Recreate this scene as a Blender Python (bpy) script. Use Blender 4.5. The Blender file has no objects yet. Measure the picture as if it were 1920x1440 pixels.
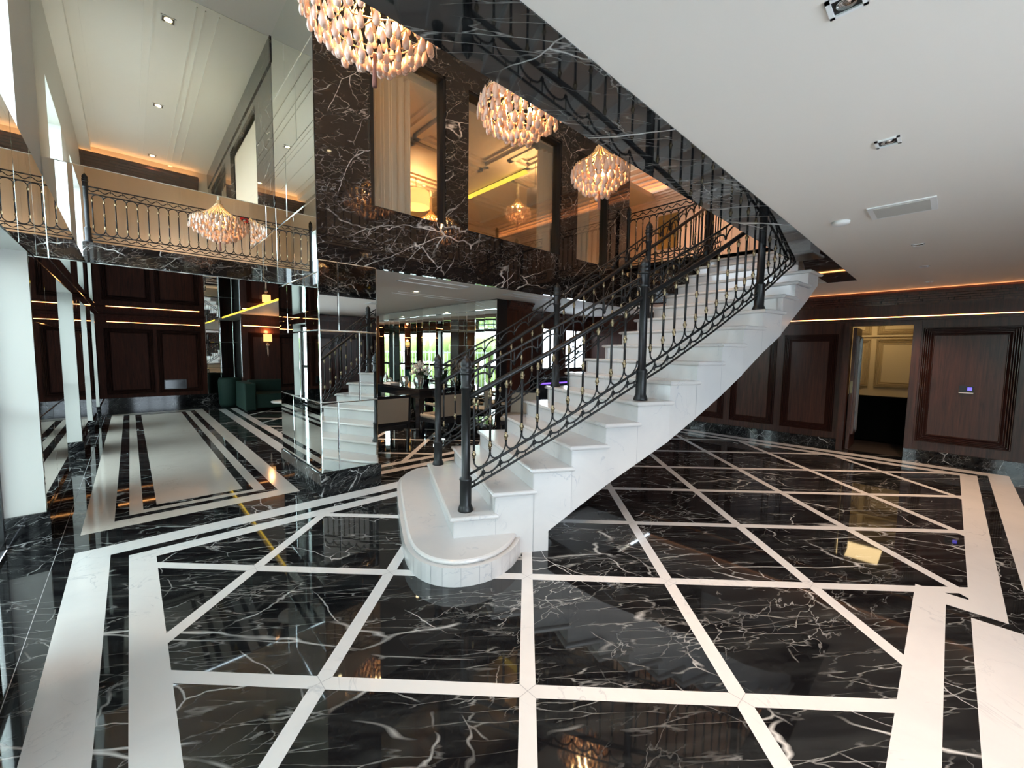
import bpy, bmesh, math, random
from mathutils import Vector, Matrix
random.seed(7)
S = bpy.context.scene
COL = S.collection
PI = math.pi

# ------------------------------------------------------------------ camera, world, light, exposure
F_PX, PITCH, ROLL, HEAD = 766.63, 0.0765292, 0.01274735, math.radians(43.0332)
cam_d = bpy.data.cameras.new('camera')
cam_d.sensor_fit = 'HORIZONTAL'; cam_d.sensor_width = 36.0
cam_d.lens = F_PX / 1920 * 36.0
cam_d.clip_start = 0.05; cam_d.clip_end = 200
cam = bpy.data.objects.new('camera', cam_d); COL.objects.link(cam)
def to_uv(x, y, z):
    c, s = math.cos(HEAD), math.sin(HEAD)
    return Vector((x*c + y*s, -x*s + y*c, z))
_fw = to_uv(0, math.cos(PITCH), -math.sin(PITCH)); _up = to_uv(0, math.sin(PITCH), math.cos(PITCH)); _rt = to_uv(1, 0, 0)
_r = math.cos(ROLL)*_rt + math.sin(ROLL)*_up
_u = -math.sin(ROLL)*_rt + math.cos(ROLL)*_up
cam.matrix_world = Matrix(((_r.x, _u.x, -_fw.x, 0), (_r.y, _u.y, -_fw.y, 0), (_r.z, _u.z, -_fw.z, 1.55), (0, 0, 0, 1)))
S.camera = cam

S.view_settings.view_transform = 'Standard'; S.view_settings.look = 'None'
S.view_settings.gamma = 1.0; S.view_settings.use_curve_mapping = False
S.view_settings.exposure = 0.5
S.cycles.use_denoising = True
S.cycles.max_bounces = 12; S.cycles.glossy_bounces = 8; S.cycles.diffuse_bounces = 4
S.cycles.transmission_bounces = 8; S.cycles.transparent_max_bounces = 12
S.cycles.sample_clamp_indirect = 6.0
S.cycles.caustics_reflective = False; S.cycles.caustics_refractive = False

W = bpy.data.worlds.new('world'); S.world = W; W.use_nodes = True
bg = W.node_tree.nodes['Background']
bg.inputs[0].default_value = (0.74, 0.88, 1.0, 1); bg.inputs[1].default_value = 12.0

def area_light(name, loc, direction, sx, sy, power, color, spread=PI):
    d = bpy.data.lights.new(name, 'AREA'); d.shape = 'RECTANGLE'; d.size = sx; d.size_y = sy
    d.energy = power; d.color = color; d.spread = spread
    o = bpy.data.objects.new(name, d); COL.objects.link(o); o.location = loc
    o.rotation_euler = Vector(direction).to_track_quat('-Z', 'Y').to_euler()
    return o
DAY = (0.86, 0.94, 1.0)
LOWER_WINDOWS = [(-2.3, -1.0), (0.55, 1.9), (3.0, 4.84), (6.45, 8.2), (9.26, 10.46), (11.6, 12.8)]
UPPER_WINDOWS = [(0.9, 2.35), (3.3, 4.83), (6.8, 8.2), (9.26, 10.46)]
def portal(x, y, z, d, sx, sy):                   # sky portals guide the daylight through the openings
    o = area_light('sky_portal', (x, y, z), d, sx, sy, 1.0, DAY); o.data.cycles.is_portal = True
for a, b in LOWER_WINDOWS: portal(-0.86, (a+b)/2, 1.14, (1, 0, 0), 2.3, b-a)
for a, b in UPPER_WINDOWS: portal(-0.86, (a+b)/2, 4.1, (1, 0, 0), 2.0, b-a)
portal(1.05, -3.52, 1.15, (0, 1, 0), 2.3, 2.3)
portal(7.75, 6.62, 1.62, (0, -1, 0), 1.8, 1.0)          # lounge windows beyond the stairs

# ------------------------------------------------------------------ shader helpers
def new_mat(name):
    m = bpy.data.materials.new(name); m.use_nodes = True
    nt = m.node_tree; b = nt.nodes['Principled BSDF']
    return m, nt, b
def plain(name, col, rough=0.5, metal=0.0, spec=0.5, emit=None, estr=0.0, trans=0.0, ior=1.45, coat=0.0):
    m, nt, b = new_mat(name)
    b.inputs['Base Color'].default_value = (*col, 1); b.inputs['Roughness'].default_value = rough
    b.inputs['Metallic'].default_value = metal; b.inputs['Specular IOR Level'].default_value = spec
    b.inputs['Transmission Weight'].default_value = trans; b.inputs['IOR'].default_value = ior
    b.inputs['Coat Weight'].default_value = coat
    if emit: b.inputs['Emission Color'].default_value = (*emit, 1); b.inputs['Emission Strength'].default_value = estr
    return m
def node(nt, t, **kw):
    n = nt.nodes.new(t)
    for k, v in kw.items(): setattr(n, k, v)
    return n
def mth(nt, op, a, b=None, c=None, clamp=False):
    n = node(nt, 'ShaderNodeMath', operation=op, use_clamp=clamp)
    for i, v in enumerate((a, b, c)):
        if v is None: continue
        if isinstance(v, (int, float)): n.inputs[i].default_value = v
        else: nt.links.new(v, n.inputs[i])
    return n.outputs[0]
def coords(nt, rot=(0,0,0), scale=(1,1,1), loc=(0,0,0)):
    tc = node(nt, 'ShaderNodeTexCoord'); mp = node(nt, 'ShaderNodeMapping')
    mp.inputs['Rotation'].default_value = rot; mp.inputs['Scale'].default_value = scale; mp.inputs['Location'].default_value = loc
    nt.links.new(tc.outputs['Object'], mp.inputs['Vector']); return mp.outputs[0]
def noise(nt, vec, scale, detail=4, rough=0.55, dist=0.0):
    n = node(nt, 'ShaderNodeTexNoise'); n.inputs['Scale'].default_value = scale; n.inputs['Detail'].default_value = detail
    n.inputs['Roughness'].default_value = rough; n.inputs['Distortion'].default_value = dist
    nt.links.new(vec, n.inputs['Vector']); return n.outputs[0]
def mixc(nt, fac, a, b):
    n = node(nt, 'ShaderNodeMix', data_type='RGBA')
    if isinstance(fac, (int, float)): n.inputs[0].default_value = fac
    else: nt.links.new(fac, n.inputs[0])
    for k, v in ((6, a), (7, b)):
        if isinstance(v, tuple): n.inputs[k].default_value = (*v, 1)
        else: nt.links.new(v, n.inputs[k])
    return n.outputs[2]
def vein(nt, vec, scale, width, dist, mask_scale, mask_lo, mask_hi, detail=3):
    f = noise(nt, vec, scale, detail, 0.5, dist)
    d = mth(nt, 'ABSOLUTE', mth(nt, 'SUBTRACT', f, 0.5))
    v = mth(nt, 'SUBTRACT', 1.0, mth(nt, 'DIVIDE', d, width), clamp=True)
    k = noise(nt, vec, mask_scale, 2, 0.5)
    mr = node(nt, 'ShaderNodeMapRange'); nt.links.new(k, mr.inputs[0])
    mr.inputs[1].default_value = mask_lo; mr.inputs[2].default_value = mask_hi
    return mth(nt, 'MULTIPLY', v, mr.outputs[0], clamp=True)
def stretched(nt, ang, along, across, loc, tilt=0.0):
    tc = node(nt, 'ShaderNodeTexCoord'); m1 = node(nt, 'ShaderNodeMapping'); m2 = node(nt, 'ShaderNodeMapping')
    m1.inputs['Rotation'].default_value = (tilt, tilt*0.7, ang); m2.inputs['Scale'].default_value = (along, across, across); m2.inputs['Location'].default_value = loc
    nt.links.new(tc.outputs['Object'], m1.inputs['Vector']); nt.links.new(m1.outputs[0], m2.inputs['Vector']); return m2.outputs[0]
def crack(nt, vec, scale, width, warp, mask_scale, lo, hi):
    """thin straight veins: edges of stretched, slightly warped voronoi cells, broken up by a mask"""
    nz = node(nt, 'ShaderNodeTexNoise'); nz.inputs['Scale'].default_value = scale*1.7; nz.inputs['Detail'].default_value = 3
    nt.links.new(vec, nz.inputs['Vector'])
    sb = node(nt, 'ShaderNodeVectorMath', operation='SUBTRACT'); nt.links.new(nz.outputs[1], sb.inputs[0]); sb.inputs[1].default_value = (0.5, 0.5, 0.5)
    sc = node(nt, 'ShaderNodeVectorMath', operation='SCALE'); nt.links.new(sb.outputs[0], sc.inputs[0]); sc.inputs['Scale'].default_value = warp
    ad = node(nt, 'ShaderNodeVectorMath', operation='ADD'); nt.links.new(vec, ad.inputs[0]); nt.links.new(sc.outputs[0], ad.inputs[1])
    vo = node(nt, 'ShaderNodeTexVoronoi', feature='DISTANCE_TO_EDGE'); vo.inputs['Scale'].default_value = scale; nt.links.new(ad.outputs[0], vo.inputs['Vector'])
    v = mth(nt, 'SUBTRACT', 1.0, mth(nt, 'DIVIDE', vo.outputs['Distance'], width), clamp=True)
    k = noise(nt, vec, mask_scale, 3, 0.6); mr = node(nt, 'ShaderNodeMapRange'); nt.links.new(k, mr.inputs[0]); mr.inputs[1].default_value = lo; mr.inputs[2].default_value = hi
    return mth(nt, 'MULTIPLY', v, mr.outputs[0], clamp=True)
def black_marble(name, ang, tilt=0.0, base=(0.006, 0.006, 0.007), patch=(0.030, 0.032, 0.032), vein_col=(0.62, 0.62, 0.61), rough=0.03, k=1.0, spec=0.6):
    m, nt, b = new_mat(name)
    A = stretched(nt, ang, 0.7*k, 2.4*k, (1.3, 0.4, 2.0), tilt); B = stretched(nt, ang+0.6, 0.8*k, 2.6*k, (5.3, 3.4, 1.0), tilt+0.5)
    C = stretched(nt, ang-0.10, 2.0*k, 13.0*k, (2.3, 8.4, 4.0), tilt); D = stretched(nt, ang-0.6, 1.0*k, 3.4*k, (7.7, 1.4, 6.0), tilt-0.4)
    a = crack(nt, A, 1.0, 0.014, 0.35, 0.8, 0.50, 0.60); c = crack(nt, B, 1.1, 0.011, 0.30, 0.9, 0.50, 0.60)
    e = crack(nt, C, 1.3, 0.034, 0.45, 0.5, 0.47, 0.62); g = crack(nt, D, 2.4, 0.026, 0.5, 0.7, 0.53, 0.66)
    w = vein(nt, A, 0.8, 0.006, 0.6, 0.9, 0.60, 0.68, 8)
    t = mth(nt, 'MAXIMUM', mth(nt, 'MAXIMUM', a, mth(nt, 'MULTIPLY', c, 0.85)), mth(nt, 'MAXIMUM', mth(nt, 'MULTIPLY', e, 0.40), mth(nt, 'MAXIMUM', mth(nt, 'MULTIPLY', g, 0.5), mth(nt, 'MULTIPLY', w, 0.5))), clamp=True)
    pt = noise(nt, C, 0.9, 5, 0.7, 0.6)
    mr = node(nt, 'ShaderNodeMapRange'); nt.links.new(pt, mr.inputs[0]); mr.inputs[1].default_value = 0.42; mr.inputs[2].default_value = 0.78
    nt.links.new(mixc(nt, t, mixc(nt, mr.outputs[0], base, patch), vein_col), b.inputs['Base Color'])
    b.inputs['Roughness'].default_value = rough; b.inputs['Specular IOR Level'].default_value = spec
    return m
def white_marble(name, base=(0.68, 0.67, 0.665), grey=(0.44, 0.45, 0.48), rough=0.12):
    m, nt, b = new_mat(name)
    v = coords(nt, (0.3, 0.2, 0.6), (1, 1, 1))
    cl = noise(nt, v, 1.6, 6, 0.6, 0.8)
    mr = node(nt, 'ShaderNodeMapRange'); nt.links.new(cl, mr.inputs[0]); mr.inputs[1].default_value = 0.45; mr.inputs[2].default_value = 0.8
    a = vein(nt, v, 2.6, 0.012, 1.6, 2.0, 0.48, 0.62, 5)
    t = mth(nt, 'MAXIMUM', mth(nt, 'MULTIPLY', mr.outputs[0], 0.35), mth(nt, 'MULTIPLY', a, 0.7), clamp=True)
    nt.links.new(mixc(nt, t, base, grey), b.inputs['Base Color'])
    b.inputs['Roughness'].default_value = rough
    return m
def wood_mat(name, dark=(0.019, 0.0062, 0.0045), light=(0.080, 0.026, 0.015), rough=0.34, coat=0.12, spec=0.35):
    m, nt, b = new_mat(name)
    v = coords(nt, (0, 0, 0), (14, 14, 0.9)); f = noise(nt, v, 1.6, 6, 0.65, 1.0)
    w = coords(nt, (0, 0, 0), (60, 60, 1.6)); g = noise(nt, w, 1.4, 3, 0.6)
    t = mth(nt, 'ADD', mth(nt, 'MULTIPLY', f, 0.9), mth(nt, 'MULTIPLY', g, 0.35))
    mr = node(nt, 'ShaderNodeMapRange'); nt.links.new(t, mr.inputs[0]); mr.inputs[1].default_value = 0.45; mr.inputs[2].default_value = 0.85
    nt.links.new(mixc(nt, mr.outputs[0], dark, light), b.inputs['Base Color'])
    b.inputs['Roughness'].default_value = rough; b.inputs['Coat Weight'].default_value = coat; b.inputs['Coat Roughness'].default_value = 0.18; b.inputs['Specular IOR Level'].default_value = spec
    return m
def plaster(name, col, rough=0.6):
    m, nt, b = new_mat(name)
    n = noise(nt, coords(nt, (0,0,0), (1,1,1)), 90, 3, 0.6)
    bp = node(nt, 'ShaderNodeBump'); bp.inputs['Strength'].default_value = 0.03; nt.links.new(n, bp.inputs['Height'])
    nt.links.new(bp.outputs[0], b.inputs['Normal'])
    b.inputs['Base Color'].default_value = (*col, 1); b.inputs['Roughness'].default_value = rough
    return m
def glass_mat(name, tint=(0.88, 0.90, 0.86), refl=0.05):
    m = bpy.data.materials.new(name); m.use_nodes = True; nt = m.node_tree; nt.nodes.clear()
    out = node(nt, 'ShaderNodeOutputMaterial'); mx = node(nt, 'ShaderNodeMixShader'); tr = node(nt, 'ShaderNodeBsdfTransparent'); gl = node(nt, 'ShaderNodeBsdfGlossy')
    tr.inputs[0].default_value = (*tint, 1); gl.inputs['Roughness'].default_value = 0.0; gl.inputs[0].default_value = (0.9, 0.95, 0.93, 1)
    fr = node(nt, 'ShaderNodeFresnel'); fr.inputs[0].default_value = 1.5
    f = mth(nt, 'ADD', mth(nt, 'MULTIPLY', fr.outputs[0], 0.6), refl*0.3, clamp=True)
    nt.links.new(f, mx.inputs[0]); nt.links.new(tr.outputs[0], mx.inputs[1]); nt.links.new(gl.outputs[0], mx.inputs[2])
    nt.links.new(mx.outputs[0], out.inputs[0]); return m
def emitter(name, col, strength):
    m = bpy.data.materials.new(name); m.use_nodes = True; nt = m.node_tree; nt.nodes.clear()
    out = node(nt, 'ShaderNodeOutputMaterial'); e = node(nt, 'ShaderNodeEmission')
    e.inputs[0].default_value = (*col, 1); e.inputs[1].default_value = strength; nt.links.new(e.outputs[0], out.inputs[0]); return m

M = dict(
    fblack = black_marble('floor_black_marble', math.radians(43)),
    wblack = black_marble('wall_black_marble', 0.0, 0.7, base=(0.011, 0.008, 0.007), patch=(0.032, 0.022, 0.018), vein_col=(0.68, 0.64, 0.60), k=1.15),
    bblack = black_marble('base_black_marble', 0.5, 0.4, rough=0.06, k=1.6, spec=0.3),
    white = white_marble('white_marble'),
    stair = white_marble('stair_white_marble', (0.58, 0.56, 0.55), (0.38, 0.39, 0.43), 0.16),
    cream = white_marble('carpet_cream_marble', (0.66, 0.60, 0.54), (0.50, 0.44, 0.38), 0.10),
    grout = plain('grout', (0.36, 0.36, 0.37), 0.5), woodg = wood_mat('walnut_moulding', (0.030, 0.009, 0.006), (0.11, 0.034, 0.020), 0.2, 0.4, 0.5), black = plain('dark_upholstery', (0.002, 0.003, 0.003), 0.95, 0, 0.1),
    wood = wood_mat('dark_walnut', (0.022, 0.0065, 0.0045), (0.088, 0.026, 0.014)), woodm = wood_mat('dark_walnut_matt', (0.045, 0.013, 0.008), (0.15, 0.045, 0.024), 0.5, 0.0, 0.12), woodmm = wood_mat('walnut_moulding_matt', (0.07, 0.026, 0.016), (0.21, 0.085, 0.052), 0.45, 0.0, 0.15),
    ceil = plaster('ceiling_paint', (0.82, 0.765, 0.71)), upceil = plaster('upper_ceiling_paint', (0.86, 0.85, 0.81)),
    reveal = plaster('reveal_white_paint', (0.56, 0.56, 0.53), 0.45),
    beige = plaster('beige_wall', (0.74, 0.62, 0.48)), peach = plaster('peach_wall', (0.72, 0.53, 0.41)), roomceil = plaster('room_ceiling', (0.62, 0.50, 0.36)),
    mirror = plain('mirror_glass', (0.88, 0.92, 0.90), 0.0, 1.0), bevel = plain('mirror_bevel', (0.92, 0.97, 0.96), 0.06, 1.0),
    iron = plain('black_iron', (0.012, 0.012, 0.013), 0.38, 0.3), brass = plain('aged_brass', (0.22, 0.165, 0.10), 0.3, 1.0),
    blackmetal = plain('black_frame', (0.008, 0.008, 0.009), 0.35), glass = glass_mat('clear_glass'), bronze = glass_mat('room_window_glass', (0.97, 0.94, 0.90), 0.0),
    curtain = plain('cream_curtain', (0.88, 0.82, 0.72), 0.85), led = emitter('warm_led', (1.0, 0.42, 0.13), 7.0), cove = emitter('cove_led', (1.0, 0.46, 0.18), 12.0),
    cove2 = emitter('soft_cove_led', (1.0, 0.42, 0.16), 6.0), yled = emitter('yellow_led', (1.0, 0.66, 0.06), 1.7), bulb = emitter('warm_bulb', (1.0, 0.62, 0.25), 45.0),
    dl = emitter('downlight_glow', (1.0, 0.78, 0.45), 14.0), green = plain('green_velvet', (0.004, 0.026, 0.019), 0.75), chairfab = plain('chair_linen', (0.34, 0.30, 0.24), 0.8),
    tableb = plain('black_lacquer', (0.012, 0.013, 0.016), 0.12), pet = plain('white_petals', (0.80, 0.78, 0.74), 0.7), leaf = plain('dark_leaves', (0.012, 0.035, 0.012), 0.5),
    crystal = plain('blush_crystal', (1.0, 0.72, 0.57), 0.15, 0.0, 0.6, trans=0.25, ior=1.35), bead = plain('gold_beads', (0.85, 0.62, 0.36), 0.25, 0.5),
    tassel = plain('mauve_tassel', (0.20, 0.09, 0.07), 0.9), ribbon = plain('cream_ribbon', (0.70, 0.62, 0.50), 0.8), shade = plain('lamp_shade', (0.85, 0.60, 0.35), 0.8, emit=(1.0, 0.5, 0.15), estr=1.2),
    shadeoff = plain('dark_lamp_shade', (0.12, 0.09, 0.06), 0.8), gold = plain('gold_plaque_metal', (0.34, 0.24, 0.10), 0.35, 0.9), dk = plain('black_plastic', (0.01, 0.01, 0.012), 0.3),
    red = plain('alarm_red', (0.5, 0.02, 0.02), 0.4), whitep = plain('white_plastic', (0.8, 0.8, 0.8), 0.4), screen = plain('screen', (0.01, 0.01, 0.03), 0.1, emit=(0.15, 0.12, 0.8), estr=1.5),
    creamp = plaster('cream_panelling', (0.66, 0.55, 0.38)), clearg = plain('vase_glass', (0.9, 0.95, 0.95), 0.03, trans=0.9, ior=1.3), chrome = plain('chrome', (0.7, 0.7, 0.7), 0.15, 1.0),
    hedge = plain('hedge_green', (0.22, 0.28, 0.09), 0.9), paving = plain('paving', (0.55, 0.56, 0.58), 0.9), fence = plain('fence_grey', (0.35, 0.37, 0.38), 0.5),
    groove_shade = plain('moulding_shade', (0.022, 0.007, 0.005), 0.7, 0, 0.08), cream_groove_shade = plain('cream_moulding_shade', (0.42, 0.33, 0.2), 0.7),  # darker wood and cream tones painted as shade between moulding ridges
    carpetd = plain('dark_carpet', (0.02, 0.012, 0.010), 0.9), purple = emitter('violet_led', (0.25, 0.12, 1.0), 1.2), turq = plain('turquoise_panel', (0.10, 0.55, 0.60), 0.3),
)

# ------------------------------------------------------------------ mesh helpers
class MB:
    def __init__(s): s.v = []; s.f = []; s.mi = []; s.sm = []; s.mats = []
    def mat(s, m):
        m = M[m] if isinstance(m, str) else m
        if m not in s.mats: s.mats.append(m)
        return s.mats.index(m)
    def add(s, vs, fs, m, smooth=False):
        k = len(s.v); s.v += [tuple(v) for v in vs]; i = s.mat(m)
        for f in fs: s.f.append(tuple(k+j for j in f)); s.mi.append(i); s.sm.append(smooth)
        return s
    def box(s, x0, y0, z0, x1, y1, z1, m):
        x0, x1 = min(x0, x1), max(x0, x1); y0, y1 = min(y0, y1), max(y0, y1); z0, z1 = min(z0, z1), max(z0, z1)
        vs = [(x0,y0,z0),(x1,y0,z0),(x1,y1,z0),(x0,y1,z0),(x0,y0,z1),(x1,y0,z1),(x1,y1,z1),(x0,y1,z1)]
        return s.add(vs, [(0,3,2,1),(4,5,6,7),(0,1,5,4),(1,2,6,5),(2,3,7,6),(3,0,4,7)], m)
    def prism(s, poly, z0, z1, m, smooth=False):
        n = len(poly); vs = [(x, y, z0) for x, y in poly] + [(x, y, z1) for x, y in poly]
        return s.add(vs, [tuple(range(n-1, -1, -1)), tuple(range(n, 2*n))] + [(i, (i+1) % n, n+(i+1) % n, n+i) for i in range(n)], m, smooth)
    def hexa(s, b, t, m):   # eight corners: bottom ring and top ring
        return s.add(list(b)+list(t), [(0,3,2,1),(4,5,6,7),(0,1,5,4),(1,2,6,5),(2,3,7,6),(3,0,4,7)], m)
    def tube(s, pts, r, m, n=6, caps=True, flat=None):
        pts = [Vector(p) for p in pts]; rings = []; k0 = len(s.v); vs = []
        for i, p in enumerate(pts):
            d = (pts[min(i+1, len(pts)-1)] - pts[max(i-1, 0)])
            if d.length < 1e-9: d = Vector((0,0,1))
            d.normalize(); a = Vector((0,0,1)) if abs(d.z) < 0.95 else Vector((1,0,0))
            x = d.cross(a).normalized(); y = x.cross(d).normalized()
            rr = r[i] if isinstance(r, (list, tuple)) else r
            for j in range(n):
                t = 2*PI*(j+0.5)/n; vs.append(p + x*math.cos(t)*rr + y*math.sin(t)*rr*(flat or 1))
        fs = []
        for i in range(len(pts)-1):
            for j in range(n): fs.append((i*n+j, i*n+(j+1) % n, (i+1)*n+(j+1) % n, (i+1)*n+j))
        if caps: fs += [tuple(range(n-1, -1, -1)), tuple((len(pts)-1)*n+j for j in range(n))]
        return s.add(vs, fs, m, n > 4)
    def lathe(s, prof, c, m, n=12, sx=1, sy=1):
        vs = []; 
        for r, z in prof:
            for j in range(n):
                t = 2*PI*j/n; vs.append((c[0]+r*math.cos(t)*sx, c[1]+r*math.sin(t)*sy, c[2]+z))
        fs = [(i*n+j, i*n+(j+1) % n, (i+1)*n+(j+1) % n, (i+1)*n+j) for i in range(len(prof)-1) for j in range(n)]
        fs += [tuple(range(n-1, -1, -1)), tuple((len(prof)-1)*n+j for j in range(n))]
        return s.add(vs, fs, m, True)
    def ball(s, c, r, m, n=8, k=5, sz=1):
        return s.lathe([(max(0.0005, r*math.sin(PI*i/k)), -r*sz*math.cos(PI*i/k)) for i in range(k+1)], c, m, n)
    def mesh(s, name):
        me = bpy.data.meshes.new(name); me.from_pydata([tuple(v) for v in s.v], [], s.f)
        for m in s.mats: me.materials.append(m)
        me.polygons.foreach_set('material_index', s.mi); me.polygons.foreach_set('use_smooth', s.sm); me.update()
        return me
    def build(s, name, parent=None, loc=None, bevel=0):
        o = bpy.data.objects.new(name, s.mesh(name)); COL.objects.link(o)
        if parent: o.parent = parent
        if loc is not None: o.location = loc
        if bevel:
            b = o.modifiers.new('bevel', 'BEVEL'); b.width = bevel; b.segments = 2; b.limit_method = 'ANGLE'
        return o
def tag(o, label, cat, group=None, kind=None):
    o['label'] = label; o['category'] = cat
    if group: o['group'] = group
    if kind: o['kind'] = kind
    return o
def struct(o, label=None):
    o['kind'] = 'structure'
    if label: o['label'] = label
    return o
def empty(name, loc=(0,0,0), rz=0):
    o = bpy.data.objects.new(name, None); COL.objects.link(o); o.location = loc; o.rotation_euler = (0,0,rz); o.empty_display_size = 0.1
    return o
def thing(name, label, cat, loc=(0,0,0), rz=0, group=None): return tag(empty(name, loc, rz), label, cat, group)
def copy_tree(o, parent=None):
    c = o.copy(); COL.objects.link(c)
    if parent: c.parent = parent
    for ch in list(o.children): copy_tree(ch, c)
    return c

# ------------------------------------------------------------------ floor with inlays
CD = 0.0
def clip_line(poly, a, b, c):   # convex clip of strip polygon by half plane a*x+b*y<=c
    out = []
    for i in range(len(poly)):
        p, q = poly[i], poly[(i+1) % len(poly)]
        dp, dq = a*p[0]+b*p[1]-c, a*q[0]+b*q[1]-c
        if dp <= 0: out.append(p)
        if (dp < 0) != (dq < 0) and abs(dp-dq) > 1e-12:
            t = dp/(dp-dq); out.append((p[0]+t*(q[0]-p[0]), p[1]+t*(q[1]-p[1])))
    return out
fl = MB()
fl.box(-0.75, -3.6, -0.12, 8.75, 15.0, 0.0, 'fblack')
fl.box(8.75, -0.2, -0.12, 12.2, 3.2, -0.005, 'carpetd')
ZI = 0.0012; INL = [0]
def inlay(poly, m='white', z=ZI):
    if len(poly) < 3: return
    INL[0] += 1; z += 0.0000015*INL[0]*(1 if m != 'grout' else 0)
    a = sum(poly[i][0]*poly[(i+1) % len(poly)][1]-poly[(i+1) % len(poly)][0]*poly[i][1] for i in range(len(poly)))
    if a < 0: poly = poly[::-1]
    fl.add([(x, y, z) for x, y in poly], [tuple(range(len(poly)))], m)
def rect(x0, y0, x1, y1, m='white', z=ZI): inlay([(x0,y0),(x1,y0),(x1,y1),(x0,y1)], m, z)
# main field borders: left (along v), far v side, right side with a jog, far u side
YB = -3.4
for a, b in ((-0.37, -0.17), (-0.07, 0.08)):
    rect(a, YB, b, 4.401 if a < -0.3 else 4.10)
rect(-0.17, 4.20, 8.45, 4.401); rect(0.08, 3.954, 8.25, 4.10)
rect(7.98, -0.175, 8.13, 3.954); rect(8.25, -0.62, 8.45, 4.20)
# right border, far part
rect(3.88, -0.33, 8.13, -0.175); rect(3.88, -0.62, 8.25, -0.43)
# right border, near part, and the jog between the two
rect(-0.07, -0.075, 3.70, 0.07)
rect(3.70, -0.33, 3.88, 0.07)
rect(0.3, -1.75, 3.62, -0.18)        # large pale panel, front right
# diamond grid
G0 = (1.2697, 1.2291); GS = 0.9645; Wg = 0.0375
def grid(g0, halfplanes, nodes=True, rng=range(-14, 15), wg=Wg):
    r2 = math.sqrt(0.5)
    for fam in (0, 1):
        d = (r2, -r2) if fam == 0 else (r2, r2); n = (r2, r2) if fam == 0 else (-r2, r2)
        for k in rng:
            c = (g0[0]+n[0]*GS*k, g0[1]+n[1]*GS*k)
            p = [(c[0]+d[0]*t+n[0]*w, c[1]+d[1]*t+n[1]*w) for t, w in ((-20,-wg),(20,-wg),(20,wg),(-20,wg))]
            for h in halfplanes: p = clip_line(p, *h) if p else p
            inlay(p, 'white', ZI+0.0002*fam)
grid(G0, [(-1,0,-0.08),(1,0,3.88),(0,1,3.954),(0,-1,-0.07)])
grid(G0, [(-1,0,-3.88),(1,0,7.98),(0,1,3.954),(0,-1,0.175)])
r2 = math.sqrt(0.5)
for i in range(-3, 9):                                              # hairline mitre joints at the crossings
    for j in range(-3, 7):
        cx, cy = G0[0]+r2*GS*(i+j), G0[1]+r2*GS*(j-i)
        if not (0.2 < cx < 7.8 and (0.15 if cx < 3.9 else -0.05) < cy < 3.8): continue
        w = Wg*1.414; e = 0.0016
        inlay([(cx-w,cy-e),(cx+w,cy-e),(cx+w,cy+e),(cx-w,cy+e)], 'grout', ZI+0.0006)
        inlay([(cx-e,cy-w),(cx+e,cy-w),(cx+e,cy+w),(cx-e,cy+w)], 'grout', ZI+0.0006)
# pale marble carpet of the left passage
rect(-0.363, 4.80, 1.305, 13.12, 'cream')
rect(-0.165, 5.0, 1.105+0.03, 12.95, 'fblack', ZI+0.0002)
rect(-0.068, 5.10, 1.036, 12.86, 'cream', ZI+0.0004)
rect(0.030, 5.195, 0.94, 12.78, 'fblack', ZI+0.0006)
rect(0.130, 5.285, 0.855, 12.70, 'cream', ZI+0.0008)
# lounge borders and grid
rect(1.9, 4.80, 8.6, 4.93); rect(2.05, 5.09, 8.6, 5.21)
rect(1.60, 6.3, 1.76, 12.8); rect(1.86, 6.3, 2.0, 12.8)
grid((2.4, 4.8+0.02), [(-1,0,-2.0),(1,0,8.6),(0,-1,-5.21),(0,1,6.38)])
grid((2.4, 4.8+0.02), [(-1,0,-2.0),(1,0,4.66),(0,-1,-6.38),(0,1,12.6)])
# thin slab joints in the dark surrounds
for x in (-0.47,): rect(x, -3.4, x+0.003, 14.7, 'grout', ZI)
for k in range(20):
    y = 4.85+0.45*k; rect(-0.6, y, -0.37, y+0.003, 'grout', ZI); rect(1.31, y, 1.6, y+0.003, 'grout', ZI)
struct(fl.build('floor'))

# ------------------------------------------------------------------ left wall with windows
wl = MB()
def wall_x_with_openings(mb, x0, x1, y0, y1, z0, z1, opens, m):
    """slab between x0,x1 with rectangular openings (ya,yb,za,zb)"""
    ys = sorted(set([y0, y1] + [o[0] for o in opens] + [o[1] for o in opens]))
    for a, b in zip(ys[:-1], ys[1:]):
        mid = (a+b)/2; op = [o for o in opens if o[0] <= mid <= o[1]]
        z = z0
        for o in sorted(op, key=lambda o: o[2]):
            if o[2] > z: mb.box(x0, a, z, x1, b, o[2], m)
            z = o[3]
        if z < z1: mb.box(x0, a, z, x1, b, z1, m)
opens = [(a, b, 0.0, 2.27) for a, b in LOWER_WINDOWS] + [(a, b, 3.17, 4.45) for a, b in UPPER_WINDOWS]
wall_x_with_openings(wl, -0.78, -0.54, -3.6, 14.9, 0.0, 5.44, opens, 'reveal')
for a, b in UPPER_WINDOWS:                                          # arched heads cut above the rectangular part
    pass
wall_left = struct(wl.build('wall_left'))
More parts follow.
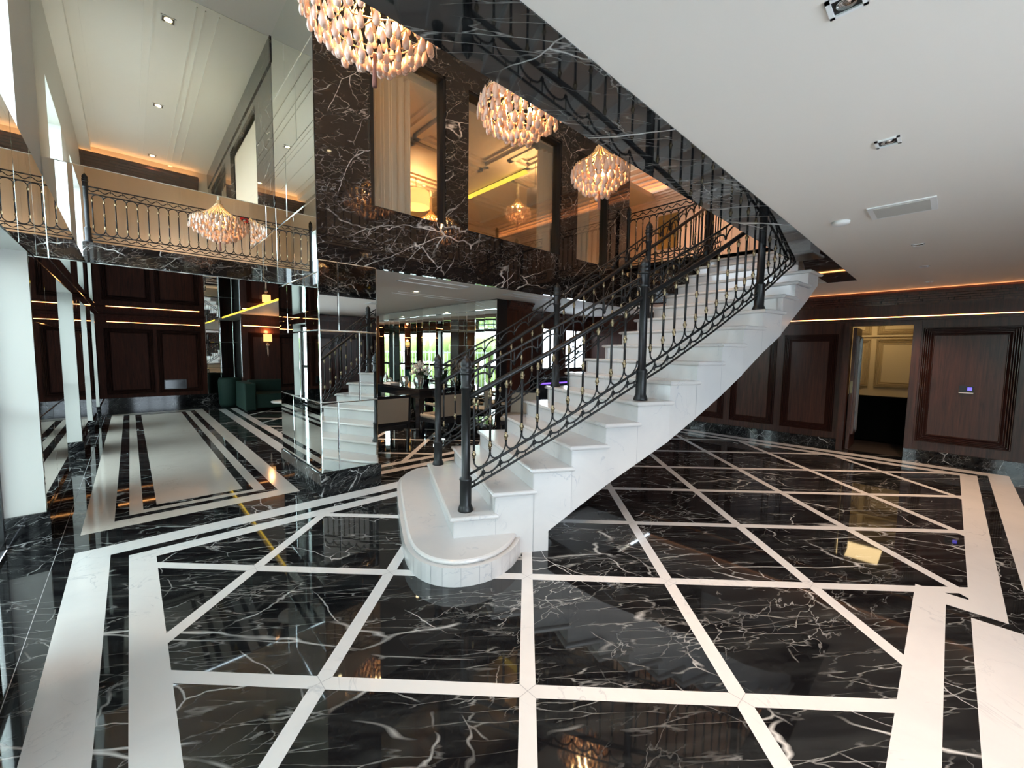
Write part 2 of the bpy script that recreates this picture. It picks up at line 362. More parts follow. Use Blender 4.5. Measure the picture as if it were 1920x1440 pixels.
# arches: boolean cut keeps the heads round
cut = MB()
for a, b in UPPER_WINDOWS:
    c, rr = (a+b)/2, (b-a)/2; n = 20
    poly = [(c-rr, 4.40), (c+rr, 4.40)] + [(c+rr*math.cos(PI*i/n), 4.45+rr*0.9*math.sin(PI*i/n)) for i in range(0, n+1)]
    vs = [(-0.9, y, z) for y, z in poly] + [(-0.4, y, z) for y, z in poly]; k = len(poly)
    cut.add(vs, [tuple(range(k)), tuple(range(2*k-1, k-1, -1))] + [(i, i+k, (i+1) % k+k, (i+1) % k) for i in range(k)], 'reveal')
co = cut.build('arch_cutter'); 
md = wall_left.modifiers.new('arches', 'BOOLEAN'); md.operation = 'DIFFERENCE'; md.object = co; md.solver = 'EXACT'
dg = bpy.context.evaluated_depsgraph_get(); nm = bpy.data.meshes.new_from_object(wall_left.evaluated_get(dg))
wall_left.modifiers.clear(); wall_left.data = nm; bpy.data.objects.remove(co)
# mirror cladding on the wall piers
def tile_plane(mb, org, ax, ay, w, h, xs_rows, zs, m='mirror', bev=0.009, nrm=None):
    """mirror tiles on a plane: org corner, ax/ay unit axes, zs row limits, xs_rows seams for each row"""
    org, ax, ay = Vector(org), Vector(ax), Vector(ay); nv = Vector(nrm) if nrm else ax.cross(ay)
    for r in range(len(zs)-1):
        xs = [0] + list(xs_rows[r % len(xs_rows)]) + [w]
        for a, b in zip(xs[:-1], xs[1:]):
            def P(x, y, d): return org + ax*x + ay*y + nv*d
            z0, z1 = zs[r], zs[r+1]; e = bev
            o = [P(a,z0,0), P(b,z0,0), P(b,z1,0), P(a,z1,0)]
            i = [P(a+e,z0+e,0.003), P(b-e,z0+e,0.003), P(b-e,z1-e,0.003), P(a+e,z1-e,0.003)]
            flip = (ax.cross(ay)).dot(nv) < 0
            fs = [(4,5,6,7)]; fb = [(0,1,5,4),(1,2,6,5),(2,3,7,6),(3,0,4,7)]
            if flip: fs = [f[::-1] for f in fs]; fb = [f[::-1] for f in fb]
            k = len(mb.v); mb.add(o+i, fs, m); mb.f += [tuple(k+j for j in f) for f in fb]; mb.mi += [mb.mat('bevel')]*4; mb.sm += [False]*4
    # backing
    return mb
t = MB()
piers = [(4.84, 6.45), (8.2, 9.26), (10.46, 11.6), (12.8, 14.7), (1.9, 3.0), (-1.0, 0.55)]
for a, b in piers: tile_plane(t, (-0.538, b, 0), (0,-1,0), (0,0,1), b-a, 2.3, [[0.55*(b-a)], [0.3*(b-a), 0.8*(b-a)]], [0.24, 1.0, 1.75, 2.27], nrm=(1,0,0))
tile_plane(t, (-0.538, 6.0, 0), (0,-1,0), (0,0,1), 9.4, 1, [[0.75*i for i in range(1, 12)]], [2.27, 3.17], nrm=(1,0,0))
tile_plane(t, (-0.538, 14.7, 0), (0,-1,0), (0,0,1), 8.7, 1, [[1.5, 3.0, 4.5, 6.0]], [2.27, 2.4], nrm=(1,0,0))
struct(t.build('trim_1'), 'mirror cladding on the left wall')
t = MB()
for a, b in piers:
    t.box(-0.54, a, 0, -0.52, b, 0.24, 'bblack')
    for y, s_ in ((a, -1), (b, 1)): t.box(-0.78, y, 0, -0.52, y+0.02*s_, 0.24, 'bblack')
struct(t.build('baseboard_left'))
wi = 0
for a, b in LOWER_WINDOWS:
    wi += 1; t = MB(); x0, x1 = -0.80, -0.755
    for y in (a, (a+b)/2-0.025, b-0.05): t.box(x0, y, 0.0, x1, y+0.05, 2.27, 'blackmetal')
    for z in (0.0, 1.05, 2.20): t.box(x0, a, z, x1, b, z+0.07, 'blackmetal')
    o = struct(t.build('window_%d' % wi)); g = MB(); g.box(-0.782, a+0.05, 0.07, -0.776, b-0.05, 2.2, 'glass'); g.build('pane', o)
for a, b in UPPER_WINDOWS:
    wi += 1; t = MB(); c, rr = (a+b)/2, (b-a)/2
    t.tube([(-0.775, a+0.03, 3.2), (-0.775, a+0.03, 4.45)] + [(-0.775, c-(rr-0.03)*math.cos(PI*i/14), 4.45+(rr*0.9-0.03)*math.sin(PI*i/14)) for i in range(15)] + [(-0.775, b-0.03, 3.2)], 0.03, 'blackmetal', 4)
    t.box(-0.795, a, 3.17, -0.755, b, 3.22, 'blackmetal'); t.box(-0.795, c-0.02, 3.2, -0.755, c+0.02, 4.95, 'blackmetal')
    struct(t.build('window_%d' % wi))

# ------------------------------------------------------------------ lower ceilings, slab edges
t = MB(); t.box(-0.54, -3.4, 2.58, 8.75, 0.93, 3.10, 'ceil'); t.box(7.17, 0.93, 2.58, 8.75, 4.48, 3.10, 'ceil')
struct(t.build('ceiling'))
t = MB(); t.box(-0.54, 0.93, 2.575, 7.17, 1.25, 3.12, 'fblack'); t.box(-0.54, 1.13, 3.12, 6.95, 1.25, 3.45, 'wblack')
struct(t.build('trim_2'), 'polished black marble edge of the upper floor')
t = MB(); t.box(-0.54, -1.6, 3.12, 8.75, 1.20, 3.154, 'cream'); t.box(7.0, 1.20, 3.10, 8.75, 4.9, 3.154, 'cream')
struct(t.build('floor_upper'))
t = MB(); t.box(7.0, 1.25, 3.05, 7.17, 2.73, 3.155, 'bblack'); t.box(7.0, 2.73, 2.48, 7.17, 4.48, 3.21, 'wblack')
struct(t.build('trim_3'), 'black marble edge of the stair landing')
t = MB(); t.box(1.98, 4.55, 2.48, 8.75, 6.5, 2.60, 'ceil'); t.box(1.98, 6.5, 2.48, 4.95, 14.9, 2.60, 'ceil')
for (x0, y0, x1, y1) in ((2.6, 4.75, 3.6, 5.05), (4.4, 4.75, 5.3, 5.0)):   # recessed access panels seen as frames
    for q in ((x0,y0,x1,y0+0.02),(x0,y1-0.02,x1,y1),(x0,y0,x0+0.02,y1),(x1-0.02,y0,x1,y1)): t.box(q[0], q[1], 2.472, q[2], q[3], 2.48, 'whitep')
struct(t.build('ceiling_lounge'))
t = MB()
for dv in (0.0, 0.10): t.box(3.1, 5.95+dv*2, 2.474, 4.8, 5.965+dv*2, 2.48, 'whitep')
tag(t.build('linear_vent'), 'pair of thin white slot grilles in the lounge ceiling', 'vent')
# ------------------------------------------------------------------ mirror block (column) and window wall
colm = MB()
colm.box(1.443, 4.486, 0.0, 2.064, 6.0, 5.42, 'blackmetal')
# left face u=1.44
zs = [0.24, 0.995, 1.755, 2.35, 3.09, 3.835, 4.63, 5.42]
tile_plane(colm, (1.44, 6.0, 0), (0,-1,0), (0,0,1), 1.52, 1, [[0.55], [0.85], [0.4, 1.1], [0.75], [0.5], [0.95], [0.55]], zs, nrm=(-1,0,0))
tile_plane(colm, (1.44, 4.48, 0), (1,0,0), (0,0,1), 0.627, 1, [[0.18], [0.42], [0.20], [0.20]], [0.24, 0.995, 1.755, 2.48], nrm=(0,-1,0))
tile_plane(colm, (2.067, 4.48, 0), (0,1,0), (0,0,1), 1.52, 1, [[0.7]], [0.24, 0.995, 1.755, 2.48], nrm=(1,0,0))
c_ob = struct(colm.build('wall_mirror_block'))
t = MB(); t.box(1.42, 4.455, 0, 2.09, 6.02, 0.235, 'bblack'); t.build('marble_base', c_ob)
WIN = [(2.02, 3.00), (3.35, 5.22), (5.65, 6.56)]
t = MB()
t.box(1.446, 4.48, 2.48, 7.25, 4.55, 3.155, 'wblack')
xs = [1.446] + [x for w in WIN for x in w] + [7.25]
for i in range(0, len(xs), 2): t.box(xs[i], 4.48, 3.155, xs[i+1], 4.68, 5.42, 'wblack')
for a, b in WIN: t.box(a, 4.481, 4.93, b, 4.679, 5.42, 'wblack')
t.box(1.45, 4.55, 2.60, 7.25, 4.9, 3.15, 'wblack')
struct(t.build('wall_window_front'))
for a, b in WIN:
    wi += 1; t = MB()
    t.box(a, 4.50, 3.155, a+0.018, 4.64, 4.93, 'blackmetal'); t.box(b-0.03, 4.49, 3.155, b, 4.64, 4.93, 'blackmetal'); t.box(a, 4.49, 4.90, b, 4.64, 4.93, 'blackmetal'); t.box(a, 4.49, 3.155, b, 4.60, 3.165, 'blackmetal')
    o = struct(t.build('window_%d' % wi)); g = MB(); g.box(a, 4.56, 3.16, b, 4.566, 4.9, 'bronze'); g.build('pane', o)
# upper-level wall continuing the mirror block along the left hall, with black framed windows
t = MB(); opw = [(6.95, 8.9, 3.4, 5.0), (9.4, 11.2, 3.4, 5.0)]
wall_x_with_openings(t, 1.44, 1.60, 6.0, 11.6, 3.35, 5.42, opw, 'wblack')
t.box(1.425, 6.0, 5.12, 1.44, 11.6, 5.42, 'wblack')
struct(t.build('wall_hall_right'))
for a, b, z0, z1 in opw:
    wi += 1; t = MB()
    for y in (a, b-0.07): t.box(1.50, y, z0, 1.58, y+0.07, z1, 'blackmetal')
    t.box(1.50, a, z1-0.07, 1.58, b, z1, 'blackmetal')
    o = struct(t.build('window_%d' % wi)); g = MB(); tile_plane(g, (1.54, b, 0), (0,-1,0), (0,0,1), b-a, 1, [[(b-a)/2]], [z0, z1], nrm=(-1,0,0)); g.build('pane', o)
# ------------------------------------------------------------------ mirrored bridge over the passage
t = MB(); t.box(-0.54, 6.01, 2.41, 1.44, 6.25, 3.34, 'blackmetal')
tile_plane(t, (-0.54, 6.0, 0), (1,0,0), (0,0,1), 1.98, 1, [[]], [2.40, 3.35], nrm=(0,-1,0))
struct(t.build('wall_mirror_bridge'))
t = MB(); t.box(-0.54, 6.0, 2.42, 1.85, 14.9, 2.6, 'blackmetal')
t.add([(-0.54,6.0,2.405),(1.85,6.0,2.405),(1.85,14.9,2.405),(-0.54,14.9,2.405)], [(0,3,2,1)], 'mirror')
t.box(1.94, 6.05, 2.40, 1.97, 14.7, 2.48, 'ceil'); t.box(1.85, 6.05, 2.46, 1.94, 14.7, 2.60, 'ceil')
o = struct(t.build('ceiling_passage'))
t = MB(); t.box(1.93, 7.2, 2.41, 1.94, 14.0, 2.455, 'yled'); tag(t.build('led_strip'), 'yellow light strip along the edge of the passage ceiling', 'light strip')
t = MB(); t.box(-0.54, 6.0, 3.0, 1.44, 11.6, 3.3, 'cream'); struct(t.build('floor_hall'))
g = MB()
g.box(-0.54, 6.03, 3.352, 1.44, 6.038, 5.42, 'glass')
struct(g.build('window_40'), 'glass screen above the mirrored bridge')
# ------------------------------------------------------------------ upper ceiling
t = MB(); t.box(-0.78, -2.0, 5.42, 9.3, 6.02, 5.6, 'upceil')
struct(t.build('ceiling_void'))
t = MB(); t.box(-0.78, 6.02, 5.42, 1.6, 11.9, 5.6, 'upceil')
for x, w in ((-0.46, 0.02), (-0.32, 0.06), (0.02, 0.012), (0.28, 0.02), (0.36, 0.02), (0.72, 0.012), (0.80, 0.012), (0.93, 0.014)): t.box(x, 6.1, 5.408, x+w, 11.3, 5.42, 'upceil')
t.box(-0.54, 6.05, 5.30, -0.38, 11.5, 5.42, 'upceil')
struct(t.build('ceiling_hall'))
def downlight(x, y, z, label, group, s=0.055, on=True, spot=0):
    o = thing('recessed_downlight', label, 'downlight', (x, y, z), 0, group)
    t = MB(); 
    for q in ((-s,-s,s,-s+0.012),(-s,s-0.012,s,s),(-s,-s,-s+0.012,s),(s-0.012,-s,s,s)): t.box(q[0], q[1], -0.006, q[2], q[3], 0.0, 'whitep')
    t.box(-s+0.012, -s+0.012, -0.001, s-0.012, s-0.012, 0.0, 'dk'); t.build('frame', o)
    g = MB(); g.lathe([(0.001, -0.005), (s*0.55, -0.005), (s*0.55, -0.001)], (0,0,0), 'dl' if on else 'chrome', 12); g.build('lens', o)
    if spot:
        l = bpy.data.lights.new('spot_glow', 'SPOT'); l.energy = spot; l.color = (1.0, 0.64, 0.40); l.spot_size = math.radians(100); l.spot_blend = 0.8; l.shadow_soft_size = 0.03
        lo = bpy.data.objects.new('spot_glow', l); COL.objects.link(lo); lo.parent = o; lo.location = (0, 0, -0.02)
    return o
for k, y in enumerate((6.57, 8.92, 11.26)):
    downlight(0.5, y, 5.42, ['square downlight in the hall ceiling nearest the glass screen', 'square downlight midway along the upper hall ceiling', 'square downlight in the hall ceiling nearest the wood cornice'][k], 'upper hall downlights', 0.07, True, 60)
for k, x in enumerate((1.57, 2.70, 5.31, 6.6, 7.96)):
    downlight(x, 0.275, 2.58, ['square recessed spotlight at the top edge of the picture', 'square recessed spotlight second in the lobby ceiling row', 'recessed spotlight just beyond the ceiling air vent', 'recessed spotlight second from the wood cornice', 'recessed spotlight in the lobby ceiling nearest the wood cornice'][k], 'lobby ceiling spotlights', 0.045, False, 95)
for k, x in enumerate((0.8, 3.0, 5.2)):  # added lights, brighten the upper storey reflected in the bridge mirror
    downlight(x, 0.45, 5.42, ['added fill light over the upper balcony nearest the left wall', 'added fill light over the middle of the upper balcony', 'added fill light over the far end of the upper balcony'][k], 'added upper balcony fill lights', 0.07, True, 130)
for k, x in enumerate((2.4, 5.3, 6.1)):  # added lights, brighten the curtains behind the upper windows
    downlight(x, 5.05, 4.945, ['added fill light over the curtain of the first upper window', 'added fill light over the curtain of the middle upper window', 'added fill light over the curtain of the third upper window'][k], 'added mezzanine fill lights', 0.05, True, 300)
downlight(7.9, 3.6, 5.42, 'added fill light over the stair landing by the peach wall', 'added upper balcony fill lights', 0.07, True, 300)  # added light, brightens the peach wall at the landing
for k, (x, y) in enumerate(((3.3, 5.75), (3.3, 7.6), (3.3, 9.5))):  # added lights, lift the dark lounge and its ceiling
    downlight(x, y, 2.48, ['added lounge fill light nearest the staircase', 'added lounge fill light above the black table side', 'added lounge fill light farthest back'][k], 'added lounge fill lights', 0.05, True, 110)
o = thing('smoke_detector', 'round white smoke detector on the lobby ceiling', 'smoke detector', (4.02, 0.645, 2.58))
t = MB(); t.lathe([(0.058, 0), (0.056, -0.018), (0.04, -0.026), (0.001, -0.028)], (0,0,0), 'whitep', 20); t.build('housing', o)
o = thing('air_vent', 'long white air vent plate in the lobby ceiling', 'vent', (3.95, 0.30, 2.58))
t = MB(); t.box(-0.16, -0.17, -0.008, 0.16, 0.17, 0, 'whitep'); t.box(-0.13, -0.14, -0.010, 0.13, 0.14, -0.008, 'reveal'); t.build('plate', o)

# ------------------------------------------------------------------ panelled walls
def frame_wall(mb, org, ax, nv, panels, m='woodg', steps=((0.0, 0.034, 0.012), (0.022, 0.030, 0.011), (0.044, 0.024, 0.011), (0.066, 0.018, 0.010), (0.100, 0.014, 0.009))):
    """raised picture-frame mouldings: panels = (a0, z0, a1, z1) along ax"""
    org, ax, nv = Vector(org), Vector(ax), Vector(nv)
    def bar(a0, z0, a1, z1, d, m=m):
        k = 0.36*min(a1-a0, z1-z0) if d > 0.005 else 0.0             # sloped shoulders
        P = lambda a, z, o: org+ax*a+nv*o+Vector((0,0,z))
        mb.hexa([P(a0,z0,0), P(a1,z0,0), P(a1,z1,0), P(a0,z1,0)], [P(a0+k,z0+k,d), P(a1-k,z0+k,d), P(a1-k,z1-k,d), P(a0+k,z1-k,d)], m)
    gm = 'cream_groove_shade' if m == 'creamp' else 'groove_shade'
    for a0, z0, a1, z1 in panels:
        q = 0.114                                                    # flat band under the ridges, groove shade put into its colour
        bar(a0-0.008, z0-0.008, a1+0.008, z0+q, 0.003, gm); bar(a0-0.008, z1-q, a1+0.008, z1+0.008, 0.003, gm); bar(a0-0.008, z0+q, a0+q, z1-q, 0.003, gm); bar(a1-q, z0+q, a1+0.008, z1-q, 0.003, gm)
        for off, d, w in steps:
            x0, x1, y0, y1 = a0+off, a1-off, z0+off, z1-off
            bar(x0, y0, x1, y0+w, d); bar(x0, y1-w, x1, y1, d); bar(x0, y0+w, x0+w, y1-w, d); bar(x1-w, y0+w, x1, y1-w, d)
def crown(mb, org, ax, nv, length, z0, z1, depth, m='woodg', n=5):
    org, ax, nv = Vector(org), Vector(ax), Vector(nv)
    for k in range(n):
        a, b = z0+(z1-z0)*k/n, z0+(z1-z0)*(k+1)/n; d = depth*((k+1)/n)**1.4
        bt = [org+Vector((0,0,a)), org+ax*length+Vector((0,0,a)), org+ax*length+nv*d+Vector((0,0,a)), org+nv*d+Vector((0,0,a))]
        mb.hexa(bt, [p+Vector((0,0,b-a-0.002)) for p in bt], m)
# right (far) wall at u = 8.7, doorway v 0.42..1.15
t = MB(); t.box(8.7, -3.4, 0, 8.82, 0.42, 2.62, 'wood'); t.box(8.7, 1.15, 0, 8.82, 6.5, 2.62, 'wood'); t.box(8.7, 0.42, 2.05, 8.82, 1.15, 2.62, 'wood')
pan = [(1.32, 0.28, 2.08, 1.92), (2.20, 0.28, 2.95, 1.92), (3.08, 0.28, 3.8, 1.92), (3.95, 0.28, 4.8, 1.92), (-0.62, 0.30, 0.30, 1.99), (-1.75, 0.30, -0.80, 1.99), (-2.9, 0.30, -1.9, 1.99)]
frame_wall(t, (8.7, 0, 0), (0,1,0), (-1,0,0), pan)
t.box(8.66, -3.4, 2.12, 8.70, 6.4, 2.165, 'wood'); 
crown(t, (8.7, -3.4, 0), (0,1,0), (-1,0,0), 8.3, 2.36, 2.51, 0.20)
t.box(8.50, -3.4, 2.508, 8.515, 4.9, 2.53, 'wood')
wall_right = struct(t.build('wall_right'))
t = MB(); t.box(8.694, -3.4, 2.166, 8.70, 4.8, 2.180, 'led'); tag(t.build('led_strip'), 'orange light line under the cornice of the right wood wall', 'light strip')
t = MB(); t.box(8.64, -3.4, 2.512, 8.67, 4.8, 2.516, 'cove2'); tag(t.build('led_strip'), 'cove light strip on top of the right wood cornice', 'light strip')
t = MB(); t.box(8.64, -3.4, 0, 8.70, 0.42, 0.165, 'bblack'); t.box(8.64, 1.15, 0, 8.70, 6.4, 0.165, 'bblack'); struct(t.build('baseboard_right'))
# doorway room
t = MB(); t.box(8.82, -0.3, 0, 12.2, -0.2, 2.7, 'creamp'); t.box(8.82, 2.4, 0, 12.2, 2.5, 2.7, 'creamp'); t.box(12.1, -0.3, 0, 12.2, 2.5, 2.7, 'creamp'); t.box(8.82, -0.3, 2.6, 12.2, 2.5, 2.7, 'ceil')
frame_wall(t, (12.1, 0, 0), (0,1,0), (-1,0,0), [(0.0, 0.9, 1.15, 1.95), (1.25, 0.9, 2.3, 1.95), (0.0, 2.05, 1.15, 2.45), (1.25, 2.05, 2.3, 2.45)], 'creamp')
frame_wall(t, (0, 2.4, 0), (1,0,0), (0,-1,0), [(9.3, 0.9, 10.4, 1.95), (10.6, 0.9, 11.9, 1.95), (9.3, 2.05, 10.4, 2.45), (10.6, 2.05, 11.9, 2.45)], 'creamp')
t.box(12.06, -0.2, 2.0, 12.1, 2.4, 2.04, 'creamp')
struct(t.build('wall_side_room'))
pl = bpy.data.lights.new('side_room_lamp', 'AREA'); pl.size = 0.9; pl.energy = 9; pl.color = (1.0, 0.72, 0.35)
po = bpy.data.objects.new('side_room_lamp', pl); COL.objects.link(po); po.location = (11.2, 1.2, 2.59)
t = MB(); t.box(9.95, 0.35, 0.0, 10.1, 2.2, 0.84, 'black'); t.box(10.1, 0.35, 0.0, 10.9, 2.2, 0.45, 'black'); 
o = thing('sofa', 'black backed sofa inside the room beyond the doorway', 'sofa', (0,0,0)); t.build('seat', o, bevel=0.03)
# door leaf, folded open into the lobby edge-on
d = struct(empty('door_1', (8.74, 1.13, 0.0), math.radians(1)))
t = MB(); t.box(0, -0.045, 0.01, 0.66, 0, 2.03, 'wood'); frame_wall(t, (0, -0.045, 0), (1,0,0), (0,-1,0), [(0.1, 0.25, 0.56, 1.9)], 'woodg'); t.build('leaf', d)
t = MB(); t.box(-0.006, -0.04, 0.95, 0.0, -0.01, 1.15, 'brass'); t.build('lock_plate', d)
t = MB(); t.tube([(0.6, -0.05, 1.0), (0.6, -0.10, 1.0), (0.48, -0.10, 1.0)], 0.01, 'brass', 8); t.build('door_handle', d)
t = MB(); t.box(8.60, 1.15, 0, 8.70, 1.235, 2.05, 'wood'); t.box(8.66, 0.33, 0.165, 8.70, 0.42, 2.05, 'wood'); t.box(8.66, 0.33, 2.05, 8.70, 1.235, 2.11, 'wood')
struct(t.build('trim_4'), 'door casing')
t = MB(); o = thing('wall_control', 'small black wall control with a violet screen on the wood panel', 'control panel', (8.70, -0.17, 1.11))
t.box(-0.02, -0.07, -0.05, 0, 0.07, 0.05, 'dk'); t.box(-0.022, -0.07, -0.055, 0, 0.07, -0.045, 'whitep'); t.build('housing', o)
t = MB(); t.box(-0.0215, -0.055, -0.015, -0.02, -0.01, 0.03, 'screen'); t.build('screen', o)

# far passage wood wall at v = 14.75
t = MB(); t.box(-0.78, 14.75, 0, 1.62, 14.85, 2.42, 'woodm')
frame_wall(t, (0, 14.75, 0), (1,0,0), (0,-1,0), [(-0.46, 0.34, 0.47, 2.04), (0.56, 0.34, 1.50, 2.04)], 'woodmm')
t.box(-0.54, 14.70, 2.14, 1.6, 14.75, 2.20, 'woodm'); crown(t, (-0.54, 14.75, 0), (1,0,0), (0,-1,0), 2.16, 2.30, 2.40, 0.08, 'woodm')
struct(t.build('wall_passage_end'))
t = MB(); t.box(-0.40, 14.744, 2.200, 1.5, 14.75, 2.215, 'led'); tag(t.build('led_strip'), 'orange light line on the wood wall at the passage end', 'light strip')
t = MB(); t.box(-0.54, 14.68, 0, 2.5, 14.75, 0.24, 'bblack'); struct(t.build('baseboard_passage'))
o = thing('wall_grille', 'dark metal cover plate low on the passage end panelling', 'plate', (0.90, 14.745, 0.55))
t = MB(); t.box(-0.24, -0.012, -0.13, 0.24, 0, 0.13, 'dk'); t.build('frame', o)
t = MB(); t.box(-0.22, -0.016, -0.11, 0.22, -0.012, 0.11, 'tableb'); t.build('cover', o)
# mirror strips beside it and the sconce wall
t = MB(); tile_plane(t, (1.62, 14.74, 0), (1,0,0), (0,0,1), 0.98, 1, [[0.33, 0.66]], [0.24, 0.99, 1.75, 2.48], nrm=(0,-1,0)); t.box(1.62, 14.75, 0, 2.6, 14.85, 2.48, 'blackmetal')
struct(t.build('wall_mirror_end'))
t = MB(); t.box(2.2, 13.0, 0, 5.0, 13.1, 2.48, 'wood'); t.box(2.6, 13.1, 0, 2.7, 14.85, 2.48, 'blackmetal')
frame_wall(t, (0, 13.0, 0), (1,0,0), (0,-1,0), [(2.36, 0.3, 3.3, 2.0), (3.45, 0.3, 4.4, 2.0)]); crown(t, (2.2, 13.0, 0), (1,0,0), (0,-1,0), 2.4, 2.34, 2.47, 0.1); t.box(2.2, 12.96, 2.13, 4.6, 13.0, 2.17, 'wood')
struct(t.build('wall_sconce'))
t = MB(); t.box(2.25, 12.994, 2.17, 4.5, 13.0, 2.190, 'led'); tag(t.build('led_strip'), 'orange light line on the wood wall above the wall sconce', 'light strip')

# ------------------------------------------------------------------ walls out of view / behind the camera and upper storey
t = MB()
t.box(2.3, -3.5, 0, 8.8, -3.4, 2.6, 'wood'); frame_wall(t, (0, -3.4, 0), (1,0,0), (0,1,0), [(2.5+1.0*i, 0.3, 3.4+1.0*i, 2.0) for i in range(6)])
crown(t, (2.3, -3.4, 0), (1,0,0), (0,1,0), 6.4, 2.38, 2.55, 0.14); t.box(-0.78, -3.5, 2.3, 2.3, -3.4, 2.6, 'wood'); t.box(2.2, -3.44, 0, 2.3, -3.36, 2.3, 'reveal'); t.box(-0.54, -3.5, 0, 0.0, -3.4, 2.3, 'reveal')
struct(t.build('wall_back'))
wi += 1; t = MB()
for x in (0.0, 0.7, 1.4, 2.14): t.box(x, -3.48, 0, x+0.06, -3.43, 2.3, 'blackmetal')
t.box(0, -3.48, 2.24, 2.2, -3.43, 2.3, 'blackmetal'); struct(t.build('window_%d' % wi))
t = MB(); t.box(-0.78, -0.85, 3.1, 9.3, -0.75, 5.6, 'beige')
n = 420
for i in range(n):                                                  # pleated fabric lining of the upper wall
    x0 = -0.5+9.0*i/n; dd = 0.025*abs(math.sin(i*0.55))
    if (i//24) % 2: t.box(x0, -0.75, 3.16, x0+9.0/n, -0.745+dd, 5.41, 'beige')
struct(t.build('wall_upper_back'))
t = MB(); t.box(8.7, -0.75, 3.1, 8.8, 9.2, 5.6, 'peach')
for k in range(40):
    y = -1.6+0.16*k+1.0; t.box(8.685, y, 3.16, 8.70, y+0.012, 4.9, 'peach')
crown(t, (8.7, -1.6, 0), (0,1,0), (-1,0,0), 10.6, 4.88, 5.08, 0.22, 'peach'); crown(t, (8.7, -1.6, 0), (0,1,0), (-1,0,0), 10.6, 5.22, 5.42, 0.8, 'peach', 6)
struct(t.build('wall_upper_right'))
t = MB(); t.box(8.62, -0.7, 5.085, 8.65, 8.8, 5.09, 'cove'); tag(t.build('led_strip'), 'cove light strip above the peach upper wall cornice', 'light strip')
t = MB(); t.box(-0.78, 11.6, 3.1, 1.7, 11.7, 5.5, 'beige'); crown(t, (-0.54, 11.6, 0), (1,0,0), (0,-1,0), 1.80, 5.02, 5.24, 0.18)
t.box(-0.54, 11.415, 5.236, 1.25, 11.43, 5.262, 'wood')
struct(t.build('wall_hall_end'))
t = MB(); t.box(-0.54, 11.54, 5.243, 1.25, 11.57, 5.248, 'cove'); tag(t.build('led_strip'), 'cove light strip above the upper hall cornice', 'light strip')

# ------------------------------------------------------------------ mezzanine room behind the marble window wall
RZ = 4.95
t = MB(); t.box(1.6, 9.0, 3.1, 8.75, 9.1, 5.1, 'beige'); t.box(1.5, 4.68, 3.1, 1.6, 9.1, 5.1, 'beige'); t.box(1.6, 4.9, 3.1, 8.75, 9.0, 3.154, 'beige')
struct(t.build('wall_mezzanine'))
t = MB(); t.box(1.6, 4.68, RZ, 8.7, 9.0, RZ+0.1, 'roomceil')
def coffer(x0, y0, x1, y1, z, w=0.1, d=0.08, m='roomceil'):
    for k, (ww, dd) in enumerate(((w, d), (w*1.7, d*0.45))):
        for q in ((x0,y0,x1,y0+ww),(x0,y1-ww,x1,y1),(x0,y0,x0+ww,y1),(x1-ww,y0,x1,y1)): t.box(q[0], q[1], z-dd, q[2], q[3], z, m)
for x0, x1 in ((1.7, 3.3), (3.4, 4.9), (5.5, 7.0)):
    for y0, y1 in ((4.75, 6.0), (6.1, 7.4), (7.5, 8.8)): coffer(x0, y0, x1, y1, RZ)
for y0, y1 in ((4.75, 5.5), (7.35, 8.8)): coffer(4.95, y0, 5.45, y1, RZ)
struct(t.build('ceiling_mezzanine'))
t = MB(); t.box(5.44, 5.55, RZ-0.09, 5.53, 7.35, RZ-0.05, 'yled'); tag(t.build('led_strip'), 'yellow cove strip in the room ceiling behind the middle window', 'light strip')
t = MB(); t.box(4.9, 8.0, RZ-0.12, 4.98, 8.9, RZ-0.07, 'yled'); tag(t.build('led_strip'), 'short yellow cove strip in the room ceiling behind the left window', 'light strip')
t = MB(); t.box(6.2, 6.6, 3.72, 6.28, 7.6, 3.78, 'yled'); tag(t.build('led_strip'), 'yellow light strip low behind the middle window', 'light strip')
def curtain(x0, x1, y, label):
    t = MB(); n = int((x1-x0)/0.012); pts = []
    for i in range(n+1):
        x = x0+(x1-x0)*i/n; pts.append((x, y+0.035*math.sin(i*0.85)+0.012*math.sin(i*2.3)))
    for i in range(n):
        (xa, ya), (xb, yb) = pts[i], pts[i+1]
        t.hexa([(xa,ya,3.17),(xb,yb,3.17),(xb,yb+0.012,3.17),(xa,ya+0.012,3.17)], [(xa,ya,4.94),(xb,yb,4.94),(xb,yb+0.012,4.94),(xa,ya+0.012,4.94)], 'curtain')
    tag(t.build('curtain'), label, 'curtain', 'cream curtains behind the upper windows')
curtain(2.05, 2.68, 4.80, 'wide cream curtain hanging at the left side of the first upper window')
curtain(5.02, 5.60, 4.80, 'narrow cream curtain at the right side of the middle upper window')
curtain(5.75, 6.40, 4.80, 'cream curtain filling most of the third upper window')
def drum(x, y, z, r, h, label, on=True):
    o = thing('drum_pendant', label, 'pendant lamp', (x, y, z)); t = MB()
    t.lathe([(r, 0), (r, h), (r*0.98, h), (r*0.98, 0.0)], (0,0,0), 'shade' if on else 'shadeoff', 28); t.build('lamp_shade', o)
    t = MB(); t.lathe([(0.001, 0.01), (r*0.95, 0.01), (r*0.95, 0.02)], (0,0,0), 'shade', 24); t.build('diffuser', o)
    l = bpy.data.lights.new('drum_glow', 'POINT'); l.energy = 22 if on else 75; l.color = (1.0, 0.66, 0.32); l.shadow_soft_size = 0.06
    lo = bpy.data.objects.new('drum_glow', l); COL.objects.link(lo); lo.parent = o; lo.location = (0, 0, h*0.7)
    t = MB(); t.tube([(0,0,h), (0,0,RZ-z)], 0.006, 'dk', 6); t.build('cord', o)
drum(4.2, 7.3, 4.35, 0.26, 0.28, 'glowing drum pendant seen through the first upper window')
